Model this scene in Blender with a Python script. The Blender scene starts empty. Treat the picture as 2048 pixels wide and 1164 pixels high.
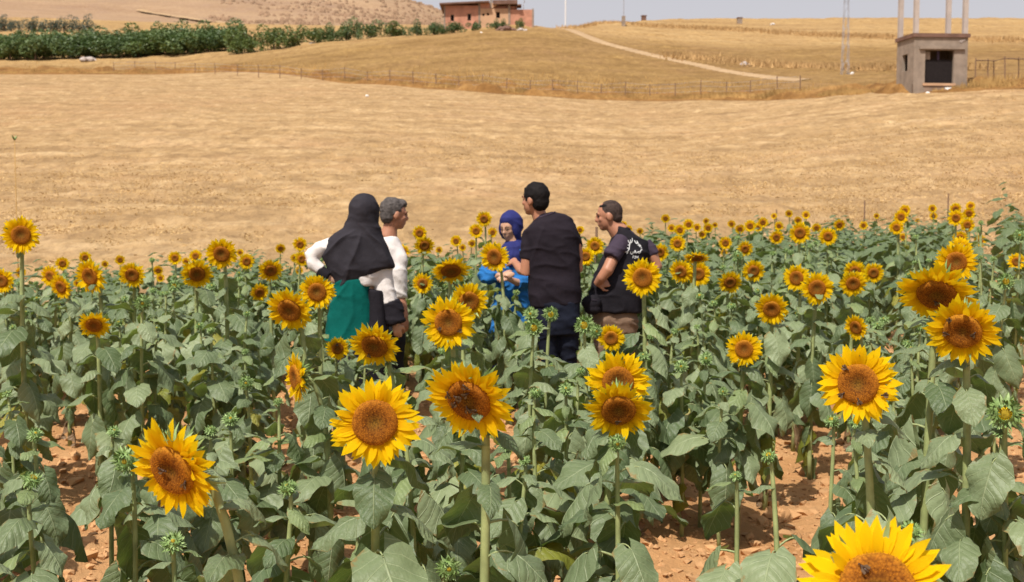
import bpy, bmesh, math, random
import numpy as np
from mathutils import Vector, Matrix
from mathutils.bvhtree import BVHTree

random.seed(7)
rng = np.random.default_rng(11)
R = math.radians
SC = bpy.context.scene
COL = SC.collection

# ------------------------------------------------------------------ camera, sky, sun, exposure
CAM_Z = 1.85
FPX = 2400.0
PITCH = math.atan((582 - 395) / FPX)
cam_d = bpy.data.cameras.new('camera')
cam = bpy.data.objects.new('camera', cam_d)
COL.objects.link(cam)
cam.location = (0, 0, CAM_Z)
cam.rotation_euler = (math.pi / 2 - PITCH, 0, 0)
cam_d.sensor_width = 36
cam_d.lens = FPX / 2048 * 36
cam_d.clip_start = 0.05
cam_d.clip_end = 6000
cam_d.dof.use_dof = True
cam_d.dof.focus_distance = 3.9
cam_d.dof.aperture_fstop = 7.0
SC.camera = cam

SUN_EL, SUN_AZ = 58, 208      # azimuth clockwise from +Y, where the sun stands
world = bpy.data.worlds.new('World')
SC.world = world
world.use_nodes = True
wn, wl = world.node_tree.nodes, world.node_tree.links
sky = wn.new('ShaderNodeTexSky')
sky.sky_type = 'NISHITA'
sky.sun_disc = False
sky.sun_elevation = R(SUN_EL)
sky.sun_rotation = R(SUN_AZ)
sky.altitude = 600
sky.air_density = 1.2
sky.dust_density = 6.0
sky.ozone_density = 1.0
# thin bright summer haze whitens the sky, most of all towards the horizon
geo = wn.new('ShaderNodeTexCoord'); sepw = wn.new('ShaderNodeSeparateXYZ'); wl.new(geo.outputs['Generated'], sepw.inputs[0])
mr = wn.new('ShaderNodeMapRange'); mr.inputs[1].default_value = 0.0; mr.inputs[2].default_value = 0.9; mr.inputs[3].default_value = 0.96; mr.inputs[4].default_value = 0.05
wl.new(sepw.outputs[2], mr.inputs[0])
mx = wn.new('ShaderNodeMix'); mx.data_type = 'RGBA'; wl.new(mr.outputs[0], mx.inputs[0]); wl.new(sky.outputs[0], mx.inputs[6]); mx.inputs[7].default_value = (5.9, 5.65, 5.95, 1)
wl.new(mx.outputs[2], wn['Background'].inputs[0])
wn['Background'].inputs[1].default_value = 0.10
sun_d = bpy.data.lights.new('sun', 'SUN')
sun = bpy.data.objects.new('sun', sun_d)
COL.objects.link(sun)
sun_d.energy = 4.6
sun_d.angle = R(0.6)
sun_d.color = (1.0, 0.95, 0.87)
sdir = Vector((math.sin(R(SUN_AZ)) * math.cos(R(SUN_EL)), math.cos(R(SUN_AZ)) * math.cos(R(SUN_EL)), math.sin(R(SUN_EL))))
sun.rotation_euler = sdir.to_track_quat('Z', 'Y').to_euler()
SC.view_settings.view_transform = 'Standard'
SC.view_settings.look = 'None'
SC.view_settings.exposure = 0.2
SC.view_settings.gamma = 1
SC.view_settings.use_curve_mapping = False
SC.render.engine = 'CYCLES'
SC.cycles.max_bounces = 6
SC.cycles.transparent_max_bounces = 8

# ------------------------------------------------------------------ helpers
CP, SP = math.cos(PITCH), math.sin(PITCH)
def P(px, py, Y):
    """photograph pixel (2048 wide) at world depth Y -> world point"""
    v = 582 - py
    yw = FPX * CP + v * SP
    zw = -FPX * SP + v * CP
    t = Y / yw
    return Vector(((px - 1024) * t, Y, CAM_Z + zw * t))
def proj(p):
    """world -> photograph pixel"""
    x, y, z = p[0], p[1], p[2] - CAM_Z
    dz = y * CP - z * SP
    dv = y * SP + z * CP
    return 1024 + x / dz * FPX, 582 - dv / dz * FPX
def zof(py, Y):
    return P(1024, py, Y).z

def h2(ix, iy, seed):
    n = (ix.astype(np.int64) * 374761393 + iy.astype(np.int64) * 668265263 + seed * 974711) & 0xffffffff
    n = ((n ^ (n >> 13)) * 1274126177) & 0xffffffff
    n = ((n ^ (n >> 15)) * 2246822519) & 0xffffffff
    return ((n ^ (n >> 16)) & 0xffff) / 65535.0
def vn(x, y, seed=0):
    x = np.asarray(x, float); y = np.asarray(y, float)
    ix, iy = np.floor(x), np.floor(y)
    fx, fy = x - ix, y - iy
    fx = fx * fx * (3 - 2 * fx); fy = fy * fy * (3 - 2 * fy)
    a = h2(ix, iy, seed); b = h2(ix + 1, iy, seed); c = h2(ix, iy + 1, seed); d = h2(ix + 1, iy + 1, seed)
    return (a * (1 - fx) + b * fx) * (1 - fy) + (c * (1 - fx) + d * fx) * fy - 0.5
def fbm(x, y, seed=0, o=4):
    s, a = 0, 1.0
    for k in range(o):
        s = s + a * vn(x * 2 ** k + 17.3 * k, y * 2 ** k + 5.1 * k, seed + k)
        a *= 0.5
    return s
def sst(a, b, x):
    t = np.clip((x - a) / (b - a), 0, 1)
    return t * t * (3 - 2 * t)

def mesh_np(name, V, F, uv=None, smooth=True, mats=(), midx=None):
    V = np.asarray(V, np.float32); F = np.asarray(F, np.int32)
    me = bpy.data.meshes.new(name)
    me.vertices.add(len(V)); me.vertices.foreach_set('co', V.ravel())
    n, k = F.shape
    me.loops.add(n * k); me.loops.foreach_set('vertex_index', F.ravel())
    me.polygons.add(n)
    me.polygons.foreach_set('loop_start', np.arange(0, n * k, k, dtype=np.int32))
    me.polygons.foreach_set('loop_total', np.full(n, k, np.int32))
    me.polygons.foreach_set('use_smooth', np.full(n, smooth, bool))
    for m in mats: me.materials.append(m)
    if midx is not None: me.polygons.foreach_set('material_index', np.asarray(midx, np.int32))
    if uv is not None:
        l = me.uv_layers.new(name='UVMap')
        l.data.foreach_set('uv', np.asarray(uv, np.float32)[F.ravel()].ravel())
    me.update(calc_edges=True)
    return me
def grid_faces(nr, nc):
    i = np.arange(nr - 1)[:, None] * nc + np.arange(nc - 1)[None, :]
    i = i.ravel()
    return np.stack([i, i + 1, i + nc + 1, i + nc], 1)

class MB:
    """collects shapes into one mesh"""
    def __init__(s): s.v = []; s.f = []; s.uv = []; s.m = []; s.mi = 0
    def add(s, vs, fs, uvs=None):
        b = len(s.v)
        s.v += [tuple(v) for v in vs]
        s.uv += [tuple(u) for u in uvs] if uvs else [(0.5, 0.5)] * len(vs)
        for f in fs: s.f.append(tuple(b + i for i in f)); s.m.append(s.mi)
    def box(s, x0, x1, y0, y1, z0, z1, M=None):
        vs = [Vector((x, y, z)) for z in (z0, z1) for y in (y0, y1) for x in (x0, x1)]
        if M: vs = [M @ v for v in vs]
        s.add(vs, [(0, 2, 3, 1), (4, 5, 7, 6), (0, 1, 5, 4), (2, 6, 7, 3), (0, 4, 6, 2), (1, 3, 7, 5)])
    def tube(s, pts, rad, n=8, caps=True, ell=1.0):
        pts = [Vector(p) for p in pts]
        N = len(pts)
        up = Vector((0, 1, 0.02))
        rings = []
        for i, p in enumerate(pts):
            t = (pts[min(i + 1, N - 1)] - pts[max(i - 1, 0)])
            t = t.normalized() if t.length > 1e-9 else Vector((0, 0, 1))
            a = t.cross(up)
            if a.length < 1e-3: a = t.cross(Vector((1, 0, 0)))
            a.normalize(); b = a.cross(t).normalized(); up = b
            r = rad[i] if hasattr(rad, '__len__') else rad
            rings.append([p + (a * math.cos(2 * math.pi * k / n) + b * ell * math.sin(2 * math.pi * k / n)) * r for k in range(n)])
        vs = [v for r_ in rings for v in r_]
        uvs = [(k / n, i / max(1, N - 1)) for i in range(N) for k in range(n)]
        fs = [(i * n + k, i * n + (k + 1) % n, (i + 1) * n + (k + 1) % n, (i + 1) * n + k) for i in range(N - 1) for k in range(n)]
        if caps:
            fs.append(tuple(range(n))[::-1]); fs.append(tuple((N - 1) * n + k for k in range(n)))
        s.add(vs, fs, uvs)
    def ball(s, c, r, n=10, m=7, M=None):
        rx, ry, rz = (r if hasattr(r, '__len__') else (r, r, r))
        vs = []
        for i in range(m + 1):
            th = math.pi * i / m
            for k in range(n):
                a = 2 * math.pi * k / n
                v = Vector((rx * math.sin(th) * math.cos(a), ry * math.sin(th) * math.sin(a), rz * math.cos(th)))
                if M: v = M @ v
                vs.append(v + Vector(c))
        fs = [(i * n + k, (i + 1) * n + k, (i + 1) * n + (k + 1) % n, i * n + (k + 1) % n) for i in range(m) for k in range(n)]
        s.add(vs, fs)
    def rings(s, rs, caps=True):
        n = len(rs[0]); N = len(rs)
        vs = [v for r_ in rs for v in r_]
        fs = [(i * n + k, i * n + (k + 1) % n, (i + 1) * n + (k + 1) % n, (i + 1) * n + k) for i in range(N - 1) for k in range(n)]
        if caps:
            fs.append(tuple(range(n))[::-1]); fs.append(tuple((N - 1) * n + k for k in range(n)))
        s.add(vs, fs)
    def mesh(s, name, mats, smooth=False):
        me = bpy.data.meshes.new(name)
        me.from_pydata(s.v, [], s.f)
        for m in (mats if isinstance(mats, (list, tuple)) else [mats]): me.materials.append(m)
        l = me.uv_layers.new(name='UVMap')
        li = np.zeros(len(me.loops), np.int32); me.loops.foreach_get('vertex_index', li)
        l.data.foreach_set('uv', np.array(s.uv, np.float32)[li].ravel())
        me.polygons.foreach_set('material_index', np.array(s.m, np.int32))
        me.polygons.foreach_set('use_smooth', np.full(len(me.polygons), smooth, bool))
        me.update()
        return me

def link(name, me, parent=None, loc=None, rot=None, scale=None):
    o = bpy.data.objects.new(name, me)
    COL.objects.link(o)
    if parent is not None: o.parent = parent
    if loc is not None: o.location = loc
    if rot is not None: o.rotation_euler = rot
    if scale is not None: o.scale = scale if hasattr(scale, '__len__') else (scale,) * 3
    return o
def tag(o, label=None, cat=None, group=None, kind=None):
    if label: o['label'] = label
    if cat: o['category'] = cat
    if group: o['group'] = group
    if kind: o['kind'] = kind
    return o
def empty(name, loc, label, cat, group=None, rz=0):
    o = bpy.data.objects.new(name, None)
    o.empty_display_size = 0.1
    COL.objects.link(o); o.location = loc; o.rotation_euler = (0, 0, rz)
    return tag(o, label, cat, group)

# ------------------------------------------------------------------ materials
def newmat(name, rough=0.8, spec=0.3):
    m = bpy.data.materials.new(name); m.use_nodes = True
    nt = m.node_tree; b = nt.nodes['Principled BSDF']
    b.inputs['Roughness'].default_value = rough
    b.inputs['Specular IOR Level'].default_value = spec
    return m, nt, b
def nd(nt, t, **kw):
    n = nt.nodes.new(t)
    for k, v in kw.items():
        if k.startswith('i_'): n.inputs[int(k[2:])].default_value = v
        else: setattr(n, k, v)
    return n
def ramp(nt, fac, stops, interp='LINEAR'):
    r = nt.nodes.new('ShaderNodeValToRGB'); r.color_ramp.interpolation = interp
    el = r.color_ramp.elements
    while len(el) < len(stops): el.new(0.5)
    for e, (p, c) in zip(el, stops): e.position = p; e.color = (*c, 1)
    nt.links.new(fac, r.inputs[0]); return r.outputs[0]
def math_(nt, op, a, b=None, c=None, clamp=False):
    n = nt.nodes.new('ShaderNodeMath'); n.operation = op; n.use_clamp = clamp
    for i, v in enumerate((a, b, c)):
        if v is None: continue
        if isinstance(v, (int, float)): n.inputs[i].default_value = v
        else: nt.links.new(v, n.inputs[i])
    return n.outputs[0]
def mixc(nt, fac, a, b, mode='MIX'):
    n = nt.nodes.new('ShaderNodeMix'); n.data_type = 'RGBA'; n.blend_type = mode
    for sock, v in ((n.inputs[0], fac), (n.inputs[6], a), (n.inputs[7], b)):
        if isinstance(v, (int, float)): sock.default_value = v
        elif isinstance(v, tuple): sock.default_value = (*v, 1)
        else: nt.links.new(v, sock)
    return n.outputs[2]
def coords(nt, kind='Object', scale=(1, 1, 1), rot=(0, 0, 0)):
    tc = nt.nodes.new('ShaderNodeTexCoord'); mp = nt.nodes.new('ShaderNodeMapping')
    mp.inputs['Scale'].default_value = scale; mp.inputs['Rotation'].default_value = rot
    nt.links.new(tc.outputs[kind], mp.inputs[0]); return mp.outputs[0]
def noise(nt, vec, scale, detail=4, rough=0.55, out=0):
    n = nt.nodes.new('ShaderNodeTexNoise')
    n.inputs['Scale'].default_value = scale; n.inputs['Detail'].default_value = detail; n.inputs['Roughness'].default_value = rough
    if vec is not None: nt.links.new(vec, n.inputs['Vector'])
    return n.outputs[out]
def bump(nt, b, height, strength, dist):
    n = nt.nodes.new('ShaderNodeBump'); n.inputs['Strength'].default_value = strength; n.inputs['Distance'].default_value = dist
    nt.links.new(height, n.inputs['Height']); nt.links.new(n.outputs[0], b.inputs['Normal']); return n
def translucent(nt, b, col, amt):
    t = nt.nodes.new('ShaderNodeBsdfTranslucent'); ms = nt.nodes.new('ShaderNodeMixShader')
    ms.inputs[0].default_value = amt
    if isinstance(col, tuple): t.inputs[0].default_value = (*col, 1)
    else: nt.links.new(col, t.inputs[0])
    nt.links.new(b.outputs[0], ms.inputs[1]); nt.links.new(t.outputs[0], ms.inputs[2])
    nt.links.new(ms.outputs[0], nt.nodes['Material Output'].inputs[0])
def simple(name, col, rough=0.8, spec=0.3, var=0.15, nscale=8, bmp=0.0, bdist=0.01, kind='Object'):
    m, nt, b = newmat(name, rough, spec)
    n = noise(nt, coords(nt, kind), nscale, 5)
    c0 = tuple(c * (1 - var) for c in col); c1 = tuple(min(1, c * (1 + var)) for c in col)
    nt.links.new(ramp(nt, n, [(0.3, c0), (0.7, c1)]), b.inputs['Base Color'])
    if bmp: bump(nt, b, n, bmp, bdist)
    return m

def leaf_mat(name, c_lo, c_hi, c_vein, tr_col, tr=0.22):
    m, nt, b = newmat(name, 0.5, 0.45)
    oi = nt.nodes.new('ShaderNodeObjectInfo')
    tc = nt.nodes.new('ShaderNodeTexCoord')
    sp = nt.nodes.new('ShaderNodeSeparateXYZ'); nt.links.new(tc.outputs['UV'], sp.inputs[0])
    u = math_(nt, 'ABSOLUTE', math_(nt, 'MULTIPLY_ADD', sp.outputs[0], 2.0, -1.0))
    v = sp.outputs[1]
    fr = math_(nt, 'FRACT', math_(nt, 'SUBTRACT', math_(nt, 'MULTIPLY', v, 6.0), math_(nt, 'MULTIPLY', u, 1.9)))
    tri = math_(nt, 'ABSOLUTE', math_(nt, 'SUBTRACT', fr, 0.5))
    lat = math_(nt, 'SUBTRACT', 1.0, math_(nt, 'MULTIPLY', tri, 14.0), clamp=True)
    mid = math_(nt, 'SUBTRACT', 1.0, math_(nt, 'MULTIPLY', u, 22.0), clamp=True)
    vein = math_(nt, 'MAXIMUM', math_(nt, 'MULTIPLY', lat, 0.55), mid)
    pil = math_(nt, 'MULTIPLY', math_(nt, 'COSINE', math_(nt, 'MULTIPLY', tri, 6.28)), -0.5)
    n1 = noise(nt, coords(nt, 'Object'), 5, 4)
    base = mixc(nt, oi.outputs['Random'], c_lo, c_hi)
    base = mixc(nt, math_(nt, 'MULTIPLY', n1, 0.45), base, tuple(c * 0.6 for c in c_lo))
    col = mixc(nt, math_(nt, 'MULTIPLY', vein, 0.6), base, c_vein)
    # browned margins and a few spots, on some leaves more than on others
    wear = noise(nt, coords(nt, 'Object', (1, 1, 1)), 3.5, 5, 0.7)
    em = math_(nt, 'MULTIPLY', math_(nt, 'SUBTRACT', math_(nt, 'ADD', math_(nt, 'MULTIPLY', math_(nt, 'POWER', u, 4.0), 0.22), math_(nt, 'ADD', wear, math_(nt, 'MULTIPLY', oi.outputs['Random'], 0.12))), 0.80, clamp=True), 14.0, clamp=True)
    col = mixc(nt, math_(nt, 'MULTIPLY', em, 0.8), col, (0.26, 0.17, 0.06))
    nt.links.new(col, b.inputs['Base Color'])
    hgt = math_(nt, 'ADD', math_(nt, 'MULTIPLY', vein, -0.8), math_(nt, 'MULTIPLY', noise(nt, coords(nt, 'Object'), 14, 3), 1.0))
    hgt = math_(nt, 'ADD', hgt, math_(nt, 'MULTIPLY', pil, -0.5))
    bump(nt, b, hgt, 0.6, 0.006)
    translucent(nt, b, tr_col, tr)
    return m
M_LEAF = leaf_mat('leaf_green', (0.095, 0.14, 0.06), (0.30, 0.36, 0.19), (0.46, 0.53, 0.30), (0.22, 0.33, 0.05))
M_LEAF_LIGHT = leaf_mat('leaf_light', (0.18, 0.24, 0.09), (0.26, 0.33, 0.14), (0.30, 0.38, 0.20), (0.28, 0.40, 0.06))
M_LEAF_YEL = leaf_mat('leaf_yellowing', (0.17, 0.22, 0.03), (0.34, 0.32, 0.05), (0.30, 0.28, 0.08), (0.40, 0.38, 0.04), 0.35)
M_LEAF_DRY = leaf_mat('leaf_dried', (0.17, 0.10, 0.05), (0.26, 0.17, 0.09), (0.26, 0.18, 0.10), (0.2, 0.13, 0.05), 0.15)
M_STEM = simple('stem_green', (0.28, 0.32, 0.13), 0.7, 0.3, 0.3, 14, 0.4, 0.003)
M_PETIOLE = simple('petiole_green', (0.27, 0.31, 0.14), 0.6, 0.3, 0.25, 20)

def petal_mat():
    m, nt, b = newmat('petal_yellow', 0.6, 0.08)
    oi = nt.nodes.new('ShaderNodeObjectInfo')
    tc = nt.nodes.new('ShaderNodeTexCoord'); sp = nt.nodes.new('ShaderNodeSeparateXYZ'); nt.links.new(tc.outputs['UV'], sp.inputs[0])
    c = ramp(nt, sp.outputs[1], [(0.0, (0.84, 0.44, 0.004)), (0.35, (0.96, 0.65, 0.004)), (1.0, (0.98, 0.74, 0.006))])
    c = mixc(nt, math_(nt, 'MULTIPLY', oi.outputs['Random'], 0.35), c, (0.92, 0.55, 0.004))
    w = nt.nodes.new('ShaderNodeTexWave'); w.inputs['Scale'].default_value = 1.0; w.inputs['Distortion'].default_value = 1.0
    mp = nt.nodes.new('ShaderNodeMapping'); mp.inputs['Scale'].default_value = (3.0, 0.15, 1); nt.links.new(tc.outputs['UV'], mp.inputs[0]); nt.links.new(mp.outputs[0], w.inputs[0])
    c = mixc(nt, math_(nt, 'MULTIPLY', w.outputs[1], 0.25), c, (0.86, 0.52, 0.005))
    nt.links.new(c, b.inputs['Base Color'])
    bump(nt, b, w.outputs[1], 0.5, 0.003)
    translucent(nt, b, (0.95, 0.66, 0.01), 0.42)
    return m
M_PETAL = petal_mat()
def disc_mat():
    m, nt, b = newmat('disc_florets', 0.85, 0.1)
    tc = nt.nodes.new('ShaderNodeTexCoord'); sp = nt.nodes.new('ShaderNodeSeparateXYZ'); nt.links.new(tc.outputs['UV'], sp.inputs[0])
    oi = nt.nodes.new('ShaderNodeObjectInfo')
    r = math_(nt, 'ADD', sp.outputs[0], math_(nt, 'MULTIPLY', math_(nt, 'SUBTRACT', noise(nt, coords(nt, 'Object'), 6, 3), 0.5), 0.22))
    r = math_(nt, 'ADD', r, math_(nt, 'MULTIPLY', math_(nt, 'SUBTRACT', oi.outputs['Random'], 0.5), 0.18))
    c = ramp(nt, r, [(0.0, (0.10, 0.065, 0.012)), (0.2, (0.12, 0.055, 0.010)), (0.36, (0.14, 0.038, 0.006)), (0.6, (0.27, 0.078, 0.008)), (0.84, (0.38, 0.125, 0.010)), (1.0, (0.55, 0.24, 0.014))])
    vo = nt.nodes.new('ShaderNodeTexVoronoi'); vo.inputs['Scale'].default_value = 26; nt.links.new(tc.outputs['Object'], vo.inputs['Vector'])
    c2 = mixc(nt, math_(nt, 'MULTIPLY', vo.outputs['Distance'], 1.1, clamp=True), mixc(nt, 0.35, c, (0.5, 0.22, 0.02)), mixc(nt, 0.65, c, (0.04, 0.012, 0.003)))
    nt.links.new(c2, b.inputs['Base Color'])
    bump(nt, b, vo.outputs['Distance'], -0.9, 0.05)
    return m
M_DISC = disc_mat()
M_BRACT = simple('bract_green', (0.17, 0.26, 0.08), 0.6, 0.3, 0.35, 5)
M_BRACT_PALE = simple('bract_pale', (0.26, 0.36, 0.14), 0.6, 0.3, 0.25, 5)
M_FLORET = simple('floret_orange', (0.42, 0.15, 0.01), 0.8, 0.1, 0.5, 9)

def soil_mat():
    m, nt, b = newmat('red_soil', 0.95, 0.1)
    co = coords(nt, 'Object')
    n1 = noise(nt, co, 1.2, 6, 0.6); n2 = noise(nt, co, 14, 8, 0.65); n3 = noise(nt, co, 60, 4, 0.6)
    c = ramp(nt, n1, [(0.3, (0.40, 0.205, 0.082)), (0.5, (0.47, 0.26, 0.115)), (0.7, (0.53, 0.33, 0.165))])
    c = mixc(nt, math_(nt, 'MULTIPLY', n2, 0.5), c, (0.36, 0.17, 0.068))
    nt.links.new(c, b.inputs['Base Color'])
    bump(nt, b, math_(nt, 'ADD', n2, math_(nt, 'MULTIPLY', n3, 0.4)), 0.8, 0.03)
    return m
M_SOIL = soil_mat()
def field_mat(name, cols, streak, dark, bstr=0.8, extra=None):
    m, nt, b = newmat(name, 0.95, 0.1)
    co = coords(nt, 'Object')
    big = noise(nt, co, 0.05, 5, 0.6)
    wv = coords(nt, 'Object', *streak)
    st = noise(nt, wv, 1.0, 6, 0.62)
    fine = noise(nt, co, 2.2, 8, 0.7)
    f = math_(nt, 'ADD', math_(nt, 'MULTIPLY', st, 0.55), math_(nt, 'MULTIPLY', fine, 0.45))
    c = ramp(nt, f, [(0.32, cols[0]), (0.5, cols[1]), (0.66, cols[2])])
    c = mixc(nt, math_(nt, 'MULTIPLY', math_(nt, 'SUBTRACT', big, 0.35, clamp=True), 1.6, clamp=True), c, dark, 'MIX') if dark else c
    nt.links.new(c, b.inputs['Base Color'])
    bump(nt, b, f, bstr, 0.25)
    return m
def field2(name, cols, streak, patch, far=None, bstr=0.9, pw=0.5):
    """cols dark to light; patch: colour of bare or darker patches; far: (y0, y1, colours) the land use changes beyond a depth"""
    m, nt, b = newmat(name, 0.95, 0.1)
    co = coords(nt, 'Object')
    st = noise(nt, coords(nt, 'Object', *streak), 1.0, 6, 0.62)
    fine = noise(nt, co, 1.3, 9, 0.72); med = noise(nt, co, 0.28, 6, 0.6); big = noise(nt, co, 0.035, 5, 0.6)
    f = math_(nt, 'ADD', math_(nt, 'ADD', math_(nt, 'MULTIPLY', st, 0.4), math_(nt, 'MULTIPLY', fine, 0.3)), math_(nt, 'MULTIPLY', med, 0.3))
    c = ramp(nt, f, [(0.34, cols[0]), (0.5, cols[1]), (0.64, cols[2])])
    if far:
        sp = nt.nodes.new('ShaderNodeSeparateXYZ'); nt.links.new(co, sp.inputs[0])
        k = nt.nodes.new('ShaderNodeMapRange'); k.inputs[1].default_value = far[0]; k.inputs[2].default_value = far[1]; nt.links.new(sp.outputs[1], k.inputs[0])
        c = mixc(nt, k.outputs[0], c, ramp(nt, f, [(0.34, far[2][0]), (0.5, far[2][1]), (0.64, far[2][2])]))
    pm = math_(nt, 'MULTIPLY', math_(nt, 'SUBTRACT', math_(nt, 'ADD', math_(nt, 'MULTIPLY', med, 0.6), math_(nt, 'MULTIPLY', big, 0.5)), 0.53, clamp=True), 5.0, clamp=True)
    c = mixc(nt, math_(nt, 'MULTIPLY', pm, pw), c, patch)
    wv2 = nt.nodes.new('ShaderNodeTexWave'); wv2.bands_direction = 'Y'; wv2.inputs['Scale'].default_value = 0.075; wv2.inputs['Distortion'].default_value = 5.0; wv2.inputs['Detail'].default_value = 5; wv2.inputs['Detail Scale'].default_value = 0.25
    nt.links.new(coords(nt, 'Object', (1, 1, 1), (0, 0, 0.10)), wv2.inputs[0])
    c = mixc(nt, math_(nt, 'MULTIPLY', math_(nt, 'POWER', wv2.outputs[1], 6.0), 0.22), c, cols[0])
    grain = noise(nt, coords(nt, 'Object', (5.0, 2.2, 3)), 1.0, 6, 0.75)
    c = mixc(nt, math_(nt, 'MULTIPLY', math_(nt, 'SUBTRACT', grain, 0.47, clamp=True), 2.6, clamp=True), c, tuple(q * 0.75 for q in cols[0]))
    blot = noise(nt, coords(nt, 'Object', (1.3, 0.55, 1), (0, 0, 0.15)), 1.0, 7, 0.68)
    c = mixc(nt, math_(nt, 'MULTIPLY', math_(nt, 'MULTIPLY', math_(nt, 'SUBTRACT', blot, 0.50, clamp=True), 7.0, clamp=True), 0.45), c, tuple(q * 0.95 for q in cols[0]))
    c = mixc(nt, math_(nt, 'MULTIPLY', math_(nt, 'MULTIPLY', math_(nt, 'SUBTRACT', 0.44, blot, clamp=True), 8.0, clamp=True), 0.5), c, tuple(min(1, q * 1.1) for q in cols[2]))
    nt.links.new(c, b.inputs['Base Color'])
    bump(nt, b, math_(nt, 'SUBTRACT', f, math_(nt, 'MULTIPLY', blot, 0.5)), bstr, 0.3)
    return m
M_STUB = field2('stubble', [(0.22, 0.135, 0.065), (0.41, 0.265, 0.125), (0.56, 0.395, 0.215)], ((0.10, 0.8, 0.5), (0, 0, R(8))), (0.38, 0.22, 0.105), None, 1.0, 0.7)
M_DRY = field2('dry_grass_ground', [(0.15, 0.082, 0.03), (0.27, 0.162, 0.058), (0.37, 0.235, 0.09)], ((0.06, 0.3, 0.2), (0, 0, 0)), (0.26, 0.15, 0.065), (150, 172, [(0.30, 0.18, 0.07), (0.44, 0.28, 0.12), (0.54, 0.38, 0.18)]), 0.9, 0.8)
M_HILL = field2('bare_hillside', [(0.24, 0.145, 0.085), (0.35, 0.23, 0.135), (0.46, 0.315, 0.185)], ((0.01, 0.04, 0.05), (0, 0, 0.3)), (0.27, 0.175, 0.125), None, 0.6, 0.8)
M_VERGE = field2('verge_grass', [(0.13, 0.06, 0.02), (0.27, 0.14, 0.045), (0.38, 0.22, 0.08)], ((0.3, 0.6, 0.4), (0, 0, 0)), (0.20, 0.10, 0.035), None, 1.0, 0.7)
M_BANK = simple('dark_dry_grass', (0.40, 0.25, 0.11), 0.95, 0.1, 0.3, 0.3)
M_TRACK = simple('dirt_track_dust', (0.40, 0.27, 0.15), 0.95, 0.1, 0.15, 0.5, 0.5, 0.05)
M_STRAW = simple('straw', (0.46, 0.31, 0.145), 0.9, 0.1, 0.35, 0.7)
M_STRAWD = simple('dry_grass_blades', (0.40, 0.245, 0.09), 0.9, 0.1, 0.4, 0.35)
M_CLOD = simple('clod_soil', (0.47, 0.265, 0.125), 0.95, 0.1, 0.3, 3, 0.6, 0.01)
# ------------------------------------------------------------------ terrain heights
def uof(px): return (px - 1024) / FPX
UCOL = [-400, 0, 350, 700, 850, 1000, 1100, 1180, 1300, 1500, 1800, 2048, 2500]
YCROP = [17.0, 17.3, 17.6, 18.5, 19, 19.5, 20, 20.5, 21, 22, 23, 24, 25]
EDGE = {-400: (160, 150), 0: (150, 150), 350: (148, 150), 700: (120, 170), 850: (112, 180), 1000: (107, 190), 1100: (106, 196),
        1180: (105, 202), 1300: (102, 205), 1500: (92, 203), 1800: (72, 188), 2048: (68, 176), 2500: (62, 160)}
BEY = {
 -400: [(175, 128), (185, 118), (200, 112), (230, 95), (260, 66), (300, 55), (420, 20), (600, -60), (900, -200), (1300, -200)],
 0: [(160, 138), (172, 125), (182, 117), (200, 110), (230, 90), (260, 64), (300, 52), (420, 15), (600, -60), (900, -200), (1300, -200)],
 350: [(160, 136), (172, 118), (185, 103), (200, 96), (240, 80), (300, 62), (420, 25), (600, -40), (900, -160), (1300, -160)],
 700: [(140, 120), (155, 95), (170, 82), (185, 77), (230, 76), (300, 66), (420, 35), (600, -15), (800, -40), (1300, -20)],
 850: [(130, 125), (148, 88), (162, 71), (176, 66), (210, 72), (300, 60), (450, 30), (600, 6), (700, 8), (900, 40), (1300, 60)],
 1000: [(125, 130), (142, 84), (158, 58), (170, 53), (185, 54), (230, 70), (300, 70), (500, 70), (1300, 80)],
 1100: [(125, 130), (142, 84), (158, 62), (168, 55), (185, 58), (230, 80), (300, 90), (500, 90), (1300, 90)],
 1180: [(120, 150), (135, 110), (148, 86), (160, 72), (190, 55), (225, 46), (250, 50), (330, 90), (500, 90), (1300, 90)],
 1300: [(112, 170), (122, 145), (132, 118), (145, 100), (170, 78), (220, 50), (265, 41), (290, 40), (330, 70), (500, 90), (1300, 90)],
 1500: [(102, 180), (112, 158), (122, 146), (150, 108), (200, 62), (260, 41), (300, 38), (340, 60), (500, 90), (1300, 90)],
 1800: [(85, 170), (100, 154), (112, 143), (150, 102), (200, 62), (260, 41), (300, 37), (350, 60), (500, 90), (1300, 90)],
 2048: [(80, 162), (100, 148), (112, 138), (150, 102), (200, 62), (260, 41), (300, 37), (350, 60), (500, 90), (1300, 90)],
 2500: [(80, 150), (100, 140), (112, 132), (150, 100), (200, 62), (260, 41), (300, 37), (350, 60), (500, 90), (1300, 90)]}
def zcrop(x, y):
    s = sst(6, 15, np.asarray(y, float))
    return np.clip(x, -12, 14) * 0.028 * s + 0.07 * np.exp(-((y - 10.5) / 3.5) ** 2)
DG = np.exp(np.linspace(math.log(14.0), math.log(1300.0), 520))
ZT = np.zeros((len(UCOL), len(DG)))
for i, c in enumerate(UCOL):
    yc = YCROP[i]; u = uof(c)
    de, ye = EDGE[c]; ze = zof(ye, de)
    zc = float(zcrop(u * yc, yc))
    D = [yc, yc + (de - yc) * 0.25, yc + (de - yc) * 0.5, yc + (de - yc) * 0.75, de] + [d for d, _ in BEY[c]]
    Z = [zc, zc + (ze - zc) * 0.235, zc + (ze - zc) * 0.49, zc + (ze - zc) * 0.75, ze] + [zof(y, d) for d, y in BEY[c]]
    z = np.interp(DG, D, Z)
    k = np.ones(7) / 7
    zp = np.pad(z, 3, mode='edge'); zs = np.convolve(zp, k, 'valid')
    near = DG < yc
    zs = np.where(near, zcrop(u * DG, DG), zs)
    ZT[i] = zs
UG = np.linspace(uof(-400), uof(2500), 241)
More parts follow.
